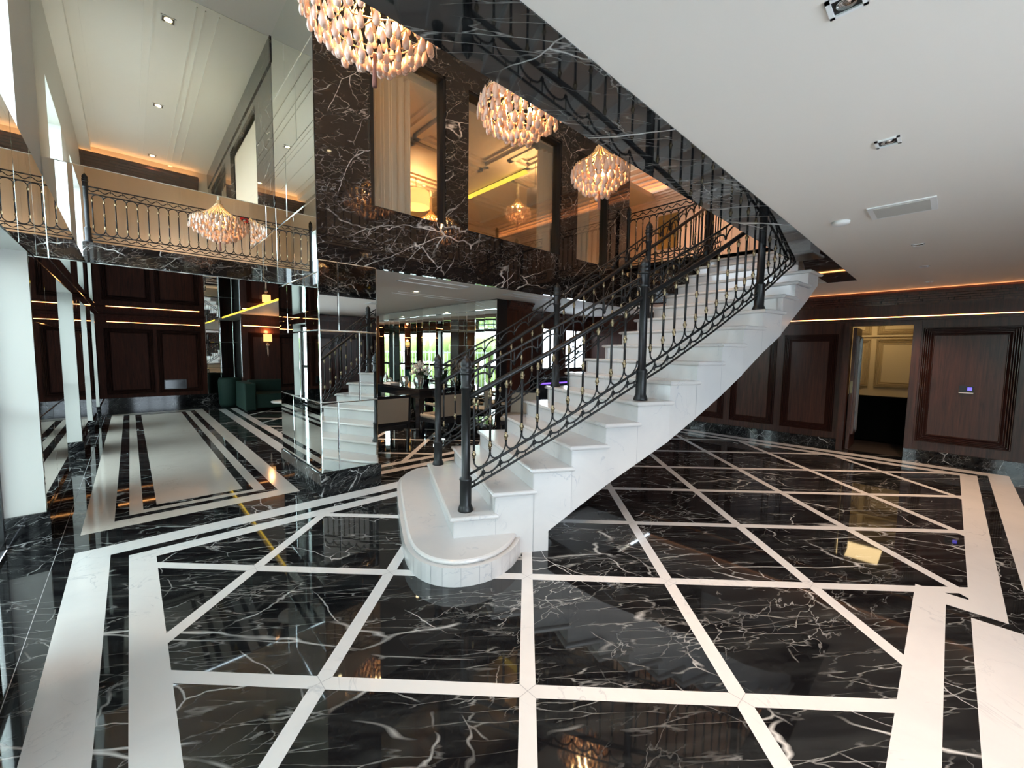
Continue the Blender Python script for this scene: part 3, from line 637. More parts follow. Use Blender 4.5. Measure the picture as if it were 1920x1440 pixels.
drum(5.35, 5.2, 4.15, 0.14, 0.26, 'dark drum pendant with glowing base behind the middle window', False)

# ------------------------------------------------------------------ chandeliers
def drop_profile(h, r): return [(0.0006, 0), (r*0.35, -h*0.15), (r*0.8, -h*0.5), (r, -h*0.72), (r*0.7, -h*0.92), (0.0006, -h)]
def link(name, me, parent, loc):
    o = bpy.data.objects.new(name, me); COL.objects.link(o); o.parent = parent; o.location = loc; return o
def chandelier(x, y, z, R, H, label, stem, tassel=True, light=16, group='crystal chandeliers in the stair void', small=False, seed=1):
    """z = height of the widest ring"""
    rnd = random.Random(seed); o = thing('chandelier', label, 'chandelier', (x, y, z), 0, group)
    t = MB()
    t.lathe([(0.012, H*0.52), (0.035, H*0.50), (0.03, H*0.44), (0.05, H*0.42), (0.045, H*0.40)], (0,0,0), 'bead', 12)
    t.tube([(0,0,H*0.5), (0,0,-H*0.25)], 0.012, 'bead', 8)
    for k in range(2): t.tube([(R*(0.96-0.2*k)*math.cos(a*2*PI/24), R*(0.96-0.2*k)*math.sin(a*2*PI/24), -0.10*k) for a in range(25)], 0.006, 'bead', 5)
    for a in range(6):
        c, s_ = math.cos(a*PI/3), math.sin(a*PI/3); t.tube([(0.01*c,0.01*s_,-0.1), (R*0.35*c, R*0.35*s_, -0.14), (R*0.55*c, R*0.55*s_, -0.03)], 0.006, 'bead', 5)
    t.build('frame', o)
    t = MB()                                                        # one bead strand sweeping from crown to ring, repeated around
    pts = []
    for i in range(9):
        f = i/8; rr = 0.045+(R-0.045)*(f**1.9*0.75+f*0.25); pts.append((rr, 0, H*0.42*(1-f)))
    t.tube(pts, 0.004, 'bead', 4)
    for p, q in zip(pts[:-1], pts[1:]):
        for w in (0.25, 0.75): t.ball(tuple(p[i]*(1-w)+q[i]*w for i in range(3)), 0.011, 'bead', 5, 3)
    sm_ = t.mesh('bead_strand')
    for a in range(26): b_ = link('bead_strand', sm_, o, (0,0,0)); b_.rotation_euler = (0, 0, a*2*PI/26)
    nn = R/0.31
    tiers = [(1.0, 0.02, 26, 0.105), (1.02, -0.05, 26, 0.10), (0.88, -0.10, 22, 0.10), (0.72, -0.15, 18, 0.095), (0.55, -0.20, 14, 0.095), (0.38, -0.245, 10, 0.09), (0.2, -0.28, 6, 0.09), (0.85, 0.06, 18, 0.1), (0.62, 0.04, 14, 0.1), (0.40, 0.02, 9, 0.1)]
    rest = MB(); cnt = 0
    me = MB().lathe(drop_profile(0.115, 0.029), (0,0,0), 'crystal', 6, 1.0, 0.55).mesh('crystal_drop')
    for k, (fr, dz, n, dh) in enumerate(tiers):
        n = int(n*nn)
        for a in range(n):
            th = 2*PI*(a+0.5*(k % 2))/n+rnd.uniform(-0.05, 0.05); rr = R*fr*rnd.uniform(0.95, 1.04); zz = dz*H/0.5*0.72+rnd.uniform(-0.015, 0.015)
            q = (rr*math.cos(th), rr*math.sin(th), zz); sc = rnd.uniform(0.8, 1.15)
            if cnt < 100 and light > 6:
                d_ = link('crystal_drop', me, o, q); d_.scale = (sc, sc, sc); d_.rotation_euler = (0, 0, th+PI/2); cnt += 1
            else: rest.lathe(drop_profile(0.11*sc, 0.026*sc), q, 'crystal', 6, 1.0, 1.0)
    if rest.v: r_ = rest.build('crystal_drops', o); r_['kind'] = 'stuff'
    for a in range(5):
        t = MB(); th = a*2*PI/5+0.3; q = (R*0.5*math.cos(th), R*0.5*math.sin(th), 0.02)
        t.ball(q, 0.017, 'bulb', 8, 5, 1.6); b = t.build('bulb', o)
    t = MB(); n = 14                                                # wrapped ribbon sleeve on the hanging chain
    t.tube([(0.006*math.sin(i*1.3), 0.006*math.cos(i*1.3), H*0.5+(stem)*i/n) for i in range(n+1)], [0.022+0.006*(i % 2) for i in range(n+1)], 'ribbon', 8); t.build('chain_sleeve', o)
    if tassel:
        t = MB(); zb = -0.28*H/0.5*0.72-0.02; t.lathe([(0.004, 0.0), (0.012, -0.02), (0.008, -0.05), (0.012, -0.08), (0.018, -0.2), (0.016, -0.22)], (0,0,zb), 'tassel', 8); t.build('tassel', o)
    if light:
        l = bpy.data.lights.new('chandelier_glow', 'POINT'); l.energy = light; l.color = (1.0, 0.60, 0.28); l.shadow_soft_size = 0.09
        lo = bpy.data.objects.new('chandelier_glow', l); COL.objects.link(lo); lo.parent = o; lo.location = (0, 0, 0.02)
    return o
chandelier(1.29, 2.78, 3.86, 0.43, 0.72, 'large crystal chandelier cut off by the top of the picture', 0.9, True, 22, seed=2)
chandelier(2.74, 2.87, 3.86, 0.38, 0.6, 'crystal chandelier hanging in front of the middle upper window', 1.1, False, 20, seed=4)
chandelier(4.05, 2.90, 3.68, 0.31, 0.56, 'crystal chandelier with conical bead top in front of the third upper window', 1.3, True, 18, seed=5)
chandelier(5.65, 5.95, 4.33, 0.24, 0.4, 'small chandelier inside the room behind the middle window', 0.30, True, 6, 'chandeliers inside the mezzanine room', seed=6)
chandelier(4.6, 7.4, 4.2, 0.24, 0.4, 'small chandelier inside the room beside the glowing drum pendant', 0.4, True, 6, 'chandeliers inside the mezzanine room', seed=8)

# ------------------------------------------------------------------ staircase
RISE = 0.166
RC = {1: (1.40, 2.60), 2: (1.661, 2.424), 3: (1.935, 2.267), 4: (2.195, 2.12), 5: (2.458, 1.961), 6: (2.715, 1.822), 7: (2.98, 1.70), 8: (3.27, 1.57), 9: (3.56, 1.474), 10: (3.84, 1.379), 11: (4.10, 1.29), 12: (4.38, 1.218), 13: (4.70, 1.142), 14: (5.02, 1.114), 15: (5.40, 1.085), 16: (5.75, 1.26), 17: (6.12, 1.26), 18: (6.55, 1.26), 19: (7.0, 1.26), 20: (7.4, 1.26)}
LC = {1: (2.05, 4.00), 2: (2.33, 3.85), 3: (2.59, 3.765), 4: (2.85, 3.63), 5: (3.12, 3.50), 6: (3.36, 3.40), 7: (3.60, 3.29), 8: (3.81, 3.165), 9: (4.03, 3.06), 10: (4.25, 2.945), 11: (4.47, 2.852), 12: (4.70, 2.787), 13: (4.95, 2.70), 14: (5.20, 2.66), 15: (5.46, 2.63), 16: (5.74, 2.61), 17: (6.06, 2.63), 18: (6.46, 2.67), 19: (7.0, 2.73), 20: (7.4, 2.76)}
st = thing('staircase', 'white marble staircase sweeping up from a rounded bottom step', 'staircase')
def V2(p): return Vector((p[0], p[1]))
TT = 0.035                                                          # tread slab thickness
def slab(mb, poly, z0, z1, m, bull=0.016):
    """marble slab with a rounded edge"""
    n = len(poly); c = Vector((sum(p[0] for p in poly)/n, sum(p[1] for p in poly)/n)); zm = (z0+z1)/2; h = (z1-z0)/2
    def inset(d):
        out = []
        for i in range(n):
            p0, p1, p2 = V2(poly[i-1]), V2(poly[i]), V2(poly[(i+1) % n]); e1 = (p1-p0).normalized(); e2 = (p2-p1).normalized()
            n1 = Vector((-e1.y, e1.x)); n2 = Vector((-e2.y, e2.x)); nn = (n1+n2); nn.normalize(); k = d/max(0.3, nn.dot(n1)); out.append(p1+nn*k)
        return out
    area = sum(poly[i][0]*poly[(i+1) % n][1]-poly[(i+1) % n][0]*poly[i][1] for i in range(n))
    if area < 0: poly = poly[::-1]
    rings = [(bull, z0), (bull*0.3, z0+h*0.35), (0, zm), (bull*0.3, z1-h*0.35), (bull, z1)]; vs = []; fs = []
    for d, z in rings: vs += [(p.x, p.y, z) for p in inset(d)]
    for r in range(len(rings)-1):
        for i in range(n): fs.append((r*n+i, r*n+(i+1) % n, (r+1)*n+(i+1) % n, (r+1)*n+i))
    mb.add(vs, fs + [tuple(range(n-1, -1, -1)), tuple(range((len(rings)-1)*n, len(rings)*n))], m)
# bottom bullnose step
OUT1 = [(2.61, 4.26), (2.375, 4.26), (2.11, 4.06), (1.843, 3.513), (1.49, 2.755), (1.41, 2.52), (1.408, 2.34), (1.475, 2.195), (1.596, 2.105), (1.762, 2.065), (1.95, 2.10), (2.09, 2.177), (2.25, 2.30), (2.7, 3.7)]
def smooth_poly(P, it=2, keep=()):
    for _ in range(it):
        Q = []
        for i in range(len(P)):
            a, b = P[i], P[(i+1) % len(P)]; Q += [(a[0]*.75+b[0]*.25, a[1]*.75+b[1]*.25), (a[0]*.25+b[0]*.75, a[1]*.25+b[1]*.75)]
        P = Q
    return P
SP1 = smooth_poly(OUT1, 2)
t = MB(); slab(t, SP1, RISE-TT, RISE, 'stair'); t.build('bottom_tread', st)
t = MB(); cx, cy = 1.95, 3.0
inn = []
for i in range(len(SP1)):
    p0, p1, p2 = V2(SP1[i-1]), V2(SP1[i]), V2(SP1[(i+1) % len(SP1)]); e = (p2-p0).normalized(); inn.append(tuple(p1+Vector((e.y, -e.x))*(0.03)))
t.prism(inn, 0.0, RISE-TT, 'stair')
acc = 0
for i in range(len(inn)):                                           # upright facing joints
    a, b = V2(inn[i-1]), V2(inn[i]); acc += (b-a).length
    if acc > 0.085 and b.x < 2.3 and b.y < 3.4:
        acc = 0; e = (b-a).normalized(); nn = Vector((-e.y, e.x)); q = b+nn*0.0; w = e*0.0015; o1 = nn*0.001
        for sgn in (1, -1):
            t.add([(q.x-w.x+nn.x*0.0012*sgn, q.y-w.y+nn.y*0.0012*sgn, 0), (q.x+w.x+nn.x*0.0012*sgn, q.y+w.y+nn.y*0.0012*sgn, 0), (q.x+w.x+nn.x*0.0012*sgn, q.y+w.y+nn.y*0.0012*sgn, RISE-TT), (q.x-w.x+nn.x*0.0012*sgn, q.y-w.y+nn.y*0.0012*sgn, RISE-TT)], [(0,1,2,3)], 'grout')
t.build('bottom_riser', st)
NOSE, SIDE = 0.03, 0.035
for i in range(2, 19):
    z = RISE*i; r0, r1, l0, l1 = V2(RC[i]), V2(RC[i+1]), V2(LC[i]), V2(LC[i+1])
    if i == 15: r1 = r0+(V2(RC[15])-V2(RC[14])).normalized()*0.36
    across = (l0-r0).normalized(); fwd = Vector((across.y, -across.x))
    hid = 0.05
    poly = [tuple(r0), tuple(r1+fwd*hid), tuple(l1+fwd*hid), tuple(l0)]
    t = MB(); slab(t, poly, z-TT, z, 'stair', 0.014); t.build('tread', st)
    t = MB(); a0 = r0+across*SIDE+fwd*NOSE; b0 = l0-across*SIDE+fwd*NOSE; a1 = a0+fwd*0.02; b1 = b0+fwd*0.02
    t.prism([tuple(a0), tuple(a1), tuple(b1), tuple(b0)], z-RISE, z-TT, 'stair'); t.build('riser', st)
# stringers: lower edge follows the flight
LOWOFF = {1: 0.60, 2: 0.56, 3: 0.55, 4: 0.555, 5: 0.54, 6: 0.51, 7: 0.515, 8: 0.51, 9: 0.50, 10: 0.48, 11: 0.455, 12: 0.425, 13: 0.40, 14: 0.38, 15: 0.335, 16: 0.30, 17: 0.26, 18: 0.2, 19: 0.12}
def lowz(sv):
    i = int(sv); f = sv-i; o = LOWOFF[i]*(1-f)+LOWOFF[min(i+1, 19)]*f; return max(0.0, RISE*sv-o)
def stringer(C, side, name):
    t = MB()
    for i in range(2, 19):
        p, q = V2(C[i]), V2(C[i+1])
        if i == 15 and side > 0: q = p+(V2(C[15])-V2(C[14])).normalized()*0.36
        d = (q-p).normalized(); nn = Vector((-d.y, d.x))*side; w = nn*0.04; ztop = RISE*i-TT
        segs = [(0.0, 1.0)] if i != 4 else [(0.0, 0.40), (0.40, 1.0)]
        for f0, f1 in segs:
            p2 = p+(q-p)*f0+nn*SIDE+d*NOSE; q2 = p+(q-p)*f1+nn*SIDE+(d*NOSE if not (i == 15 and side > 0) else Vector((0, 0)))
            if i < 4 or (i == 4 and f0 == 0.0): zl0 = zl1 = 0.0
            elif i == 4: zl0, zl1 = 0.157, lowz(5)
            else: zl0, zl1 = lowz(i), lowz(i+1)
            t.hexa([(p2.x,p2.y,zl0),(q2.x,q2.y,zl1),((q2+w).x,(q2+w).y,zl1),((p2+w).x,(p2+w).y,zl0)], [(p2.x,p2.y,ztop),(q2.x,q2.y,ztop),((q2+w).x,(q2+w).y,ztop),((p2+w).x,(p2+w).y,ztop)], 'stair')
        p2 = p+nn*SIDE+d*NOSE; zl0 = 0.0 if i <= 4 else lowz(i)
        o1 = -nn.normalized()*0.0015; e = d*0.002                    # vertical slab joint
        if i > 2: t.add([((p2+o1-e).x,(p2+o1-e).y,zl0),((p2+o1+e).x,(p2+o1+e).y,zl0),((p2+o1+e).x,(p2+o1+e).y,ztop-RISE+TT),((p2+o1-e).x,(p2+o1-e).y,ztop-RISE+TT)], [(0,1,2,3)], 'grout')
    return t.build(name, st)
stringer(RC, 1, 'stringer'); stringer(LC, -1, 'stringer')
t = MB()
for i in range(5, 19):                                              # marble underside between the stringers
    r0, r1, l0, l1 = V2(RC[i]), V2(RC[i+1]), V2(LC[i]), V2(LC[i+1]); k = 0.045
    if i == 15: r1 = r0+(V2(RC[15])-V2(RC[14])).normalized()*0.36
    a = (l0-r0).normalized()*k; b = (l1-r1).normalized()*k; z0 = max(0.0, RISE*i-LOWOFF[i])+0.004; z1 = RISE*(i+1)-LOWOFF[i+1]+0.004
    t.hexa([((r0+a).x,(r0+a).y,z0),((r1+b).x,(r1+b).y,z1),((l1-b).x,(l1-b).y,z1),((l0-a).x,(l0-a).y,z0)], [((r0+a).x,(r0+a).y,z0+0.03),((r1+b).x,(r1+b).y,z1+0.03),((l1-b).x,(l1-b).y,z1+0.03),((l0-a).x,(l0-a).y,z0+0.03)], 'stair')
t.build('soffit', st)
t = MB(); t.hexa([(2.26,2.15,0),(2.325,2.11,0),(3.0,3.50,0),(2.93,3.55,0)], [(2.26,2.15,0.155),(2.325,2.11,0.155),(3.0,3.50,0.155),(2.93,3.55,0.155)], 'stair'); t.build('plinth', st)

# ------------------------------------------------------------------ railings
def knob_to(t, z, k=1.0):
    return t.lathe([(0.008, -0.032*k), (0.013, -0.026*k), (0.009, -0.018*k), (0.017, -0.006*k), (0.017, 0.006*k), (0.009, 0.018*k), (0.013, 0.026*k), (0.008, 0.032*k)], (0,0,z), 'brass', 8)
KNOB = knob_to(MB(), 0).mesh('knob')
def baluster_mesh(z0, z1, kind, knobs):
    t = MB(); t.tube([(0,0,z0), (0,0,z1)], 0.0095, 'iron', 6)
    if knobs:
        for z in [z0+0.045, z1-0.045] + ([(z0+z1)/2] if kind else []): knob_to(t, z)
    return t.mesh('baluster')
def newel_mesh(h, low=0.0):
    t = MB(); r = 0.034
    prof = [(0.060, low), (0.060, low+0.012), (0.050, low+0.04), (0.045, 0.05), (0.045, 0.235), (0.050, 0.245), (0.046, 0.26), (r, 0.27), (r, h-0.25), (0.043, h-0.245), (0.043, h-0.225), (r+0.002, h-0.215), (0.040, h-0.14)]
    fin = [(0.040, h-0.14), (0.047, h-0.132), (0.047, h-0.120), (0.037, h-0.112), (0.045, h-0.100), (0.045, h-0.088), (0.035, h-0.080), (0.042, h-0.066), (0.040, h-0.045), (0.027, h-0.020), (0.012, h-0.008), (0.014, h), (0.001, h+0.010)]
    n = 20; vs = []
    for rr, z in prof:
        for j in range(n):
            a = 2*PI*j/n; f = 0.90 if (j % 2 and abs(rr-r) < 1e-6) else 1.0
            vs.append((rr*f*math.cos(a), rr*f*math.sin(a), z))
    fs = [(i*n+j, i*n+(j+1) % n, (i+1)*n+(j+1) % n, (i+1)*n+j) for i in range(len(prof)-1) for j in range(n)] + [tuple(range(n-1, -1, -1))]
    t.add(vs, fs, 'iron', True); return t.mesh('newel_post'), MB().lathe(fin, (0,0,0), 'iron', 20).mesh('finial')
def link(name, me, parent, loc):
    o = bpy.data.objects.new(name, me); COL.objects.link(o); o.parent = parent; o.location = loc; return o
class Path:
    def __init__(s, pts):
        s.p = [Vector(p) for p in pts]; s.c = [0.0]
        for a, b in zip(s.p[:-1], s.p[1:]): s.c.append(s.c[-1]+math.hypot(b.x-a.x, b.y-a.y))
        s.L = s.c[-1]
    def at(s, t):
        t = min(max(t, 0), s.L)
        for i in range(len(s.c)-1):
            if t <= s.c[i+1] or i == len(s.c)-2:
                k = (t-s.c[i])/max(1e-9, s.c[i+1]-s.c[i]); return s.p[i]+(s.p[i+1]-s.p[i])*k
def railing(name, label, pts, newels, cat='railing', group=None, level=False, spacing=0.125, post_drop=None, skip_knob=0, hn=1.12, rails=True):
    P = Path(pts); R0 = thing(name, label, cat, (0,0,0), 0, group)
    up = lambda t, h: P.at(t)+Vector((0,0,h))
    def line(a, b, h, r, m='iron', nm='rail', n=6):
        k = max(2, int((b-a)/0.15)); t = MB(); t.tube([up(a+(b-a)*i/k, h) for i in range(k+1)], r, m, n); return t.build(nm, R0)
    if level: hb, h0, hbt, hm, ht = 0.05, 0.155, 0.80, 0.87, 0.99
    else: hb, h0, hbt, hm, ht = 0.09, 0.20, 0.785, 0.80, 0.975
    line(0, P.L, hb, 0.010, nm='bottom_bar'); line(0, P.L, h0, 0.011, nm='lower_bar')
    if level: line(0, P.L, hm, 0.011, nm='upper_bar'); line(0, P.L, ht, 0.012, nm='handrail')
    else: line(0, P.L, hm, 0.021, nm='handrail', n=8); line(0, P.L, ht, 0.010, nm='top_bar')
    nb = int(P.L/spacing); e = P.L/nb
    meA = baluster_mesh(h0+0.09, hbt, 0, level); meB = baluster_mesh(h0+0.09, hbt, 1, level)
    for i in range(nb):
        tt = (i+0.5)*e
        if any(abs(tt-nw) < 0.05 for nw in newels): continue
        bl = link('baluster', meB if i % 3 == 1 else meA, R0, P.at(tt))
        if not level:
            for z in [h0+0.135, hbt-0.045] + ([(h0+0.09+hbt)/2] if i % 3 == 1 else []): link('knob', KNOB, bl, (0, 0, z))
    lim = [0.0] + [n_ for n_ in newels if 0.05 < n_ < P.L-0.05] + [P.L]
    for A0, A1 in zip(lim[:-1], lim[1:]):                            # one set of scrollwork for each bay between posts
        t = MB(); A = MB(); B = MB()
        for i in range(nb-1):                                       # U shaped links under the balusters
            a, b = (i+0.5)*e, (i+1.5)*e; c = (a+b)/2
            if a < A0 or b > A1: continue
            K = 8
            t.tube([up(c+(b-a)/2*math.cos(PI+PI*j/K), h0+0.09-0.085*math.sin(PI*j/K)) for j in range(K+1)], (0.0085 if level else 0.007), 'iron', 5)
            if level: t.tube([up(c+(b-a)/2*math.cos(PI-PI*j/K), hbt+0.065*math.sin(PI*j/K)) for j in range(K+1)], (0.0085 if level else 0.007), 'iron', 5)
        if t.v: t.build('link_scroll', R0)
        def band(mb, zl, zh, amp, step):
            n = max(1, int((A1-A0)/step)); q = (A1-A0)/n
            for i in range(n):
                a, b = A0+i*q, A0+(i+1)*q; c = (a+b)/2; K = 7
                if level: mb.tube([up(a+(b-a)*j/K, (zl+zh)/2+amp*0.5*math.cos(2*PI*j/K)) for j in range(K+1)], (0.0085 if level else 0.007), 'iron', 5)
                else:
                    mb.tube([up(c+(b-a)*0.47*math.cos(PI-PI*j/K), (zl+zh)/2-amp*0.5+amp*math.sin(PI*j/K)*(1 if zl > 0.5 else -1)+(0 if zl > 0.5 else amp)) for j in range(K+1)], 0.008, 'iron', 5)
                if i < n-1 or True: mb.tube([up(b, (zl+zh)/2-0.3*(zh-zl)*(0 if level else 1)), up(b, zh)], 0.005, 'iron', 5)
                if not level:
                    mb.tube([up(c, zl if zl < 0.5 else zh), up(c, (zl+zh)/2+(-0.012 if zl < 0.5 else 0.3*(zh-zl)))], 0.005, 'iron', 5); mb.tube([up(b-0.018, (zl+zh)/2-0.01), up(b+0.018, (zl+zh)/2-0.01)], (0.0085 if level else 0.007), 'iron', 5)
        band(A, hb, h0, 0.045, 0.16 if level else 0.13); A.build('lower_scroll', R0)
        band(B, hm if level else hm+0.02, ht, 0.05 if level else 0.075, 0.16 if level else 0.17); B.build('upper_scroll', R0)
    for nw in newels:
        b = P.at(nw); drop = 0.0 if post_drop is None else post_drop(nw)
        ma, mb_ = newel_mesh(hn+drop, 0.0); pp = link('newel_post', ma, R0, b-Vector((0,0,drop))); link('finial', mb_, pp, (0,0,0))
    return R0
def inset_curve(C, d, i0, i1, sgn):
    pts = []
    for i in range(i0, i1+1):
        a, b = V2(C[max(i-1, 1)]), V2(C[min(i+1, 20)]); e = (b-a).normalized(); nn = Vector((-e.y, e.x))*sgn; p = V2(C[i])+nn*d; pts.append((p.x, p.y, RISE*i))
    return pts
RCs = dict(RC); RCs[16] = (5.75, 1.16); RCs[17] = (6.12, 1.18)
def sub(pts, s0):   # start the list at fractional step s0 (pts[0] is step 2)
    a, b = Vector(pts[0]), Vector(pts[1]); return [tuple(a+(b-a)*s0)] + pts[1:]
rp = sub(inset_curve(RCs, 0.14, 2, 19, 1), 0.4)
rp = [(x, max(y, 1.33), z) if x > 5.5 else (x, y, z) for x, y, z in rp]
rp[-1] = (6.95, 1.36, RISE*19)
lp = sub(inset_curve(LC, 0.10, 2, 19, -1), 0.4); lp[-1] = (6.95, 2.62, RISE*19)
def arc_at(pts, s):      # arc length at step value s, list starts at 2.4 then 3, 4 ...
    P = Path(pts); k = s-2.4
    if s <= 3: return P.c[1]*(s-2.4)/0.6
    i = int(s-2); f = s-int(s); return P.c[i]+(P.c[i+1]-P.c[i])*f if i+1 < len(P.c) else P.L
drop = lambda nw: 0.4*RISE
railing('stair_railing', 'black iron railing with brass knobs on the near right side of the stairs', rp, [arc_at(rp, s) for s in (2.4, 7.4, 12.4, 17.4)], post_drop=drop)
railing('stair_railing', 'black iron railing on the far left side of the stairs', lp, [arc_at(lp, s) for s in (2.4, 7.4, 12.4, 17.4)], post_drop=drop)
railing('balcony_railing', 'black iron balcony railing beside the stair landing by the peach wall', [(7.06, 2.78, 3.21), (7.06, 4.40, 3.21)], [0.04, 1.58], level=True)
railing('balcony_railing', 'black iron balcony railing above the lobby seen in the bridge mirror', [(-0.46, 1.19, 3.45), (6.85, 1.19, 3.45)], [0.0, 7.3], level=True, spacing=0.15, hn=1.2)
# ------------------------------------------------------------------ plaques, alarm
def plaque(name, label, loc, rz, sx, sz):
    o = thing(name, label, 'plaque', loc, rz); t = MB(); t.box(-sx/2, -0.02, -sz/2, sx/2, 0, sz/2, 'gold'); t.build('plate', o)
    t = MB()
    for k, x in enumerate((-0.28, 0.0, 0.28)):
        a = x*sx; 
        if k == 0: t.tube([(a-0.05*sx, -0.024, -0.1*sz), (a, -0.024, 0.22*sz), (a+0.02*sx, -0.024, -0.12*sz)], 0.010, 'dk', 5); t.tube([(a-0.07*sx,-0.024,-0.12*sz),(a-0.10*sx,-0.024,-0.05*sz)], 0.008, 'dk', 5)
        elif k == 1: t.tube([(a-0.06*sx, -0.024, 0.18*sz), (a+0.07*sx, -0.024, 0.22*sz), (a-0.06*sx, -0.024, -0.12*sz), (a+0.08*sx, -0.024, -0.10*sz)], 0.010, 'dk', 5)
        else: t.tube([(a+0.09*sx*math.cos(2*PI*j/14), -0.024, 0.05*sz+0.17*sz*math.sin(2*PI*j/14)) for j in range(15)], 0.010, 'dk', 5)
    t.build('lettering', o); return o
plaque('wall_plaque', 'gold plaque with dark script on the peach upper wall', (8.68, 4.38, 4.22), math.radians(-90), 0.46, 0.72)
plaque('wall_plaque', 'gold plaque with dark script on the beige upper wall in the mirror', (3.0, -0.70, 4.30), math.radians(180), 0.62, 0.62)
o = thing('fire_alarm', 'small red fire alarm on the beige upper wall in the mirror', 'fire alarm', (2.30, -0.70, 4.86)); t = MB(); t.box(-0.09, 0, -0.09, 0.09, 0.04, 0.09, 'red'); t.build('housing', o); t = MB(); t.ball((0, 0.045, 0), 0.03, 'whitep'); t.build('strobe', o)

# ------------------------------------------------------------------ lounge: mirror strips, table, chairs, sofa, sconce
t = MB(); ys = [9.9-0.262*k for k in range(18)]
for k in range(17):                                                 # angled mirror fins
    an = math.radians(15+2.5*math.sin(k*1.7)); y1 = ys[k]
    ax = Vector((math.sin(an), -math.cos(an), 0)); nv = Vector((-math.cos(an), -math.sin(an), 0)); org = Vector((4.63, y1, 0))
    tile_plane(t, org, ax, (0,0,1), 0.27, 1, [[]], [0.24, 2.30], bev=0.02, nrm=nv); tile_plane(t, org, ax, (0,0,1), 0.27, 1, [[]], [2.30, 2.47], bev=0.012, nrm=nv)
t.box(4.71, 5.446, 0, 4.95, 9.95, 2.48, 'blackmetal'); t.box(4.68, 5.44, 0, 4.72, 9.95, 0.24, 'bblack')
struct(t.build('wall_mirror_strips'))
t = MB(); t.box(4.9, 9.95, 0, 5.0, 13.1, 2.48, 'wood'); t.box(4.95, 6.4, 0, 8.7, 6.5, 1.15, 'wood'); t.box(4.95, 6.4, 2.1, 8.7, 6.5, 2.48, 'wood'); crown(t, (4.95, 6.4, 0), (1,0,0), (0,-1,0), 3.75, 2.34, 2.47, 0.1)
for xa, xb in ((4.95, 6.9), (7.55, 7.75), (8.6, 8.7)): t.box(xa, 6.401, 1.15, xb, 6.499, 2.1, 'wood')
t.box(4.95, 5.45, 0, 5.55, 5.55, 2.48, 'wood'); crown(t, (4.95, 5.45, 0), (1,0,0), (0,-1,0), 0.6, 2.30, 2.47, 0.1)
struct(t.build('wall_lounge_back'))
for xa, xb in ((6.9, 7.55), (7.75, 8.6)):
    wi += 1; g = MB(); g.box(xa, 6.43, 1.15, xa+0.04, 6.47, 2.1, 'blackmetal'); g.box(xb-0.04, 6.43, 1.15, xb, 6.47, 2.1, 'blackmetal'); g.box(xa, 6.43, 1.15, xb, 6.47, 1.2, 'blackmetal'); g.box((xa+xb)/2-0.02, 6.43, 1.2, (xa+xb)/2+0.02, 6.47, 2.1, 'blackmetal'); struct(g.build('window_%d' % wi))
def leg(mb, x, y, h, r=0.02, m='tableb'): mb.tube([(x,y,0),(x,y,h)], [r*0.6, r], m, 8)
o = thing('console_table', 'black lacquer table in the lounge with vases on top', 'table', (4.17, 7.45, 0))
t = MB(); t.box(-0.42, -1.0, 0.84, 0.42, 1.0, 0.88, 'tableb'); t.build('table_top', o, bevel=0.005)
t = MB(); t.box(-0.38, -0.95, 0.70, 0.38, 0.95, 0.84, 'tableb'); t.build('apron', o)
for x in (-0.34, 0.34):
    for y in (-0.9, -0.1, 0.9): t = MB(); t.box(x-0.06, y-0.06, 0, x+0.06, y+0.06, 0.70, 'tableb'); t.build('leg', o)
def vase(x, y, z, r, h, label, group=None):
    o = thing('glass_vase', label, 'vase', (x, y, z), 0, group); t = MB(); t.lathe([(r*0.6, 0), (r*0.9, h*0.25), (r, h*0.55), (r*0.8, h*0.85), (r*0.9, h), (r*0.84, h), (r*0.74, h*0.85), (r*0.9, h*0.5), (r*0.5, 0.01)], (0,0,0), 'clearg', 14); t.build('bowl', o); return o
vase(3.98, 6.85, 0.88, 0.10, 0.22, 'round glass vase holding the white flowers'); vase(3.95, 7.35, 0.88, 0.09, 0.18, 'low glass bowl left of the white flowers'); 
o = thing('crystal_ornament', 'pale rock crystal ornament near the far end of the black table', 'ornament', (3.95, 8.15, 0.88)); t = MB(); t.lathe([(0.05,0),(0.07,0.05),(0.05,0.14),(0.02,0.2),(0.001,0.24)], (0,0,0), 'clearg', 6); t.ball((0.05,-0.05,0.05), 0.05, 'clearg', 6, 4); t.build('crystal', o)
o = thing('crystal_ornament', 'small pale crystal on a box at the left end of the table', 'ornament', (3.9, 7.95, 0.88)); t = MB(); t.box(-0.1,-0.3,0,0.1,0.0,0.03,'whitep'); t.ball((0,-0.1,0.08), 0.05, 'clearg', 7, 4); t.build('crystal', o)
o = thing('flower_bouquet', 'white flower bouquet in the round glass vase', 'flowers', (3.98, 6.85, 1.10)); t = MB(); rn = random.Random(4)
for k in range(60):
    th, ph = rn.uniform(0, 2*PI), rn.uniform(0, PI*0.6); r = rn.uniform(0.08, 0.19); q = (r*math.sin(ph)*math.cos(th), r*math.sin(ph)*math.sin(th), 0.06+r*math.cos(ph))
    t.ball(q, rn.uniform(0.018, 0.035), 'pet', 6, 4)
t.build('blossoms', o)
t = MB()
for k in range(10): th = k*0.63; t.tube([(0,0,-0.18), (0.07*math.cos(th), 0.07*math.sin(th), 0.1)], 0.004, 'leaf', 5)
t.build('stems', o)
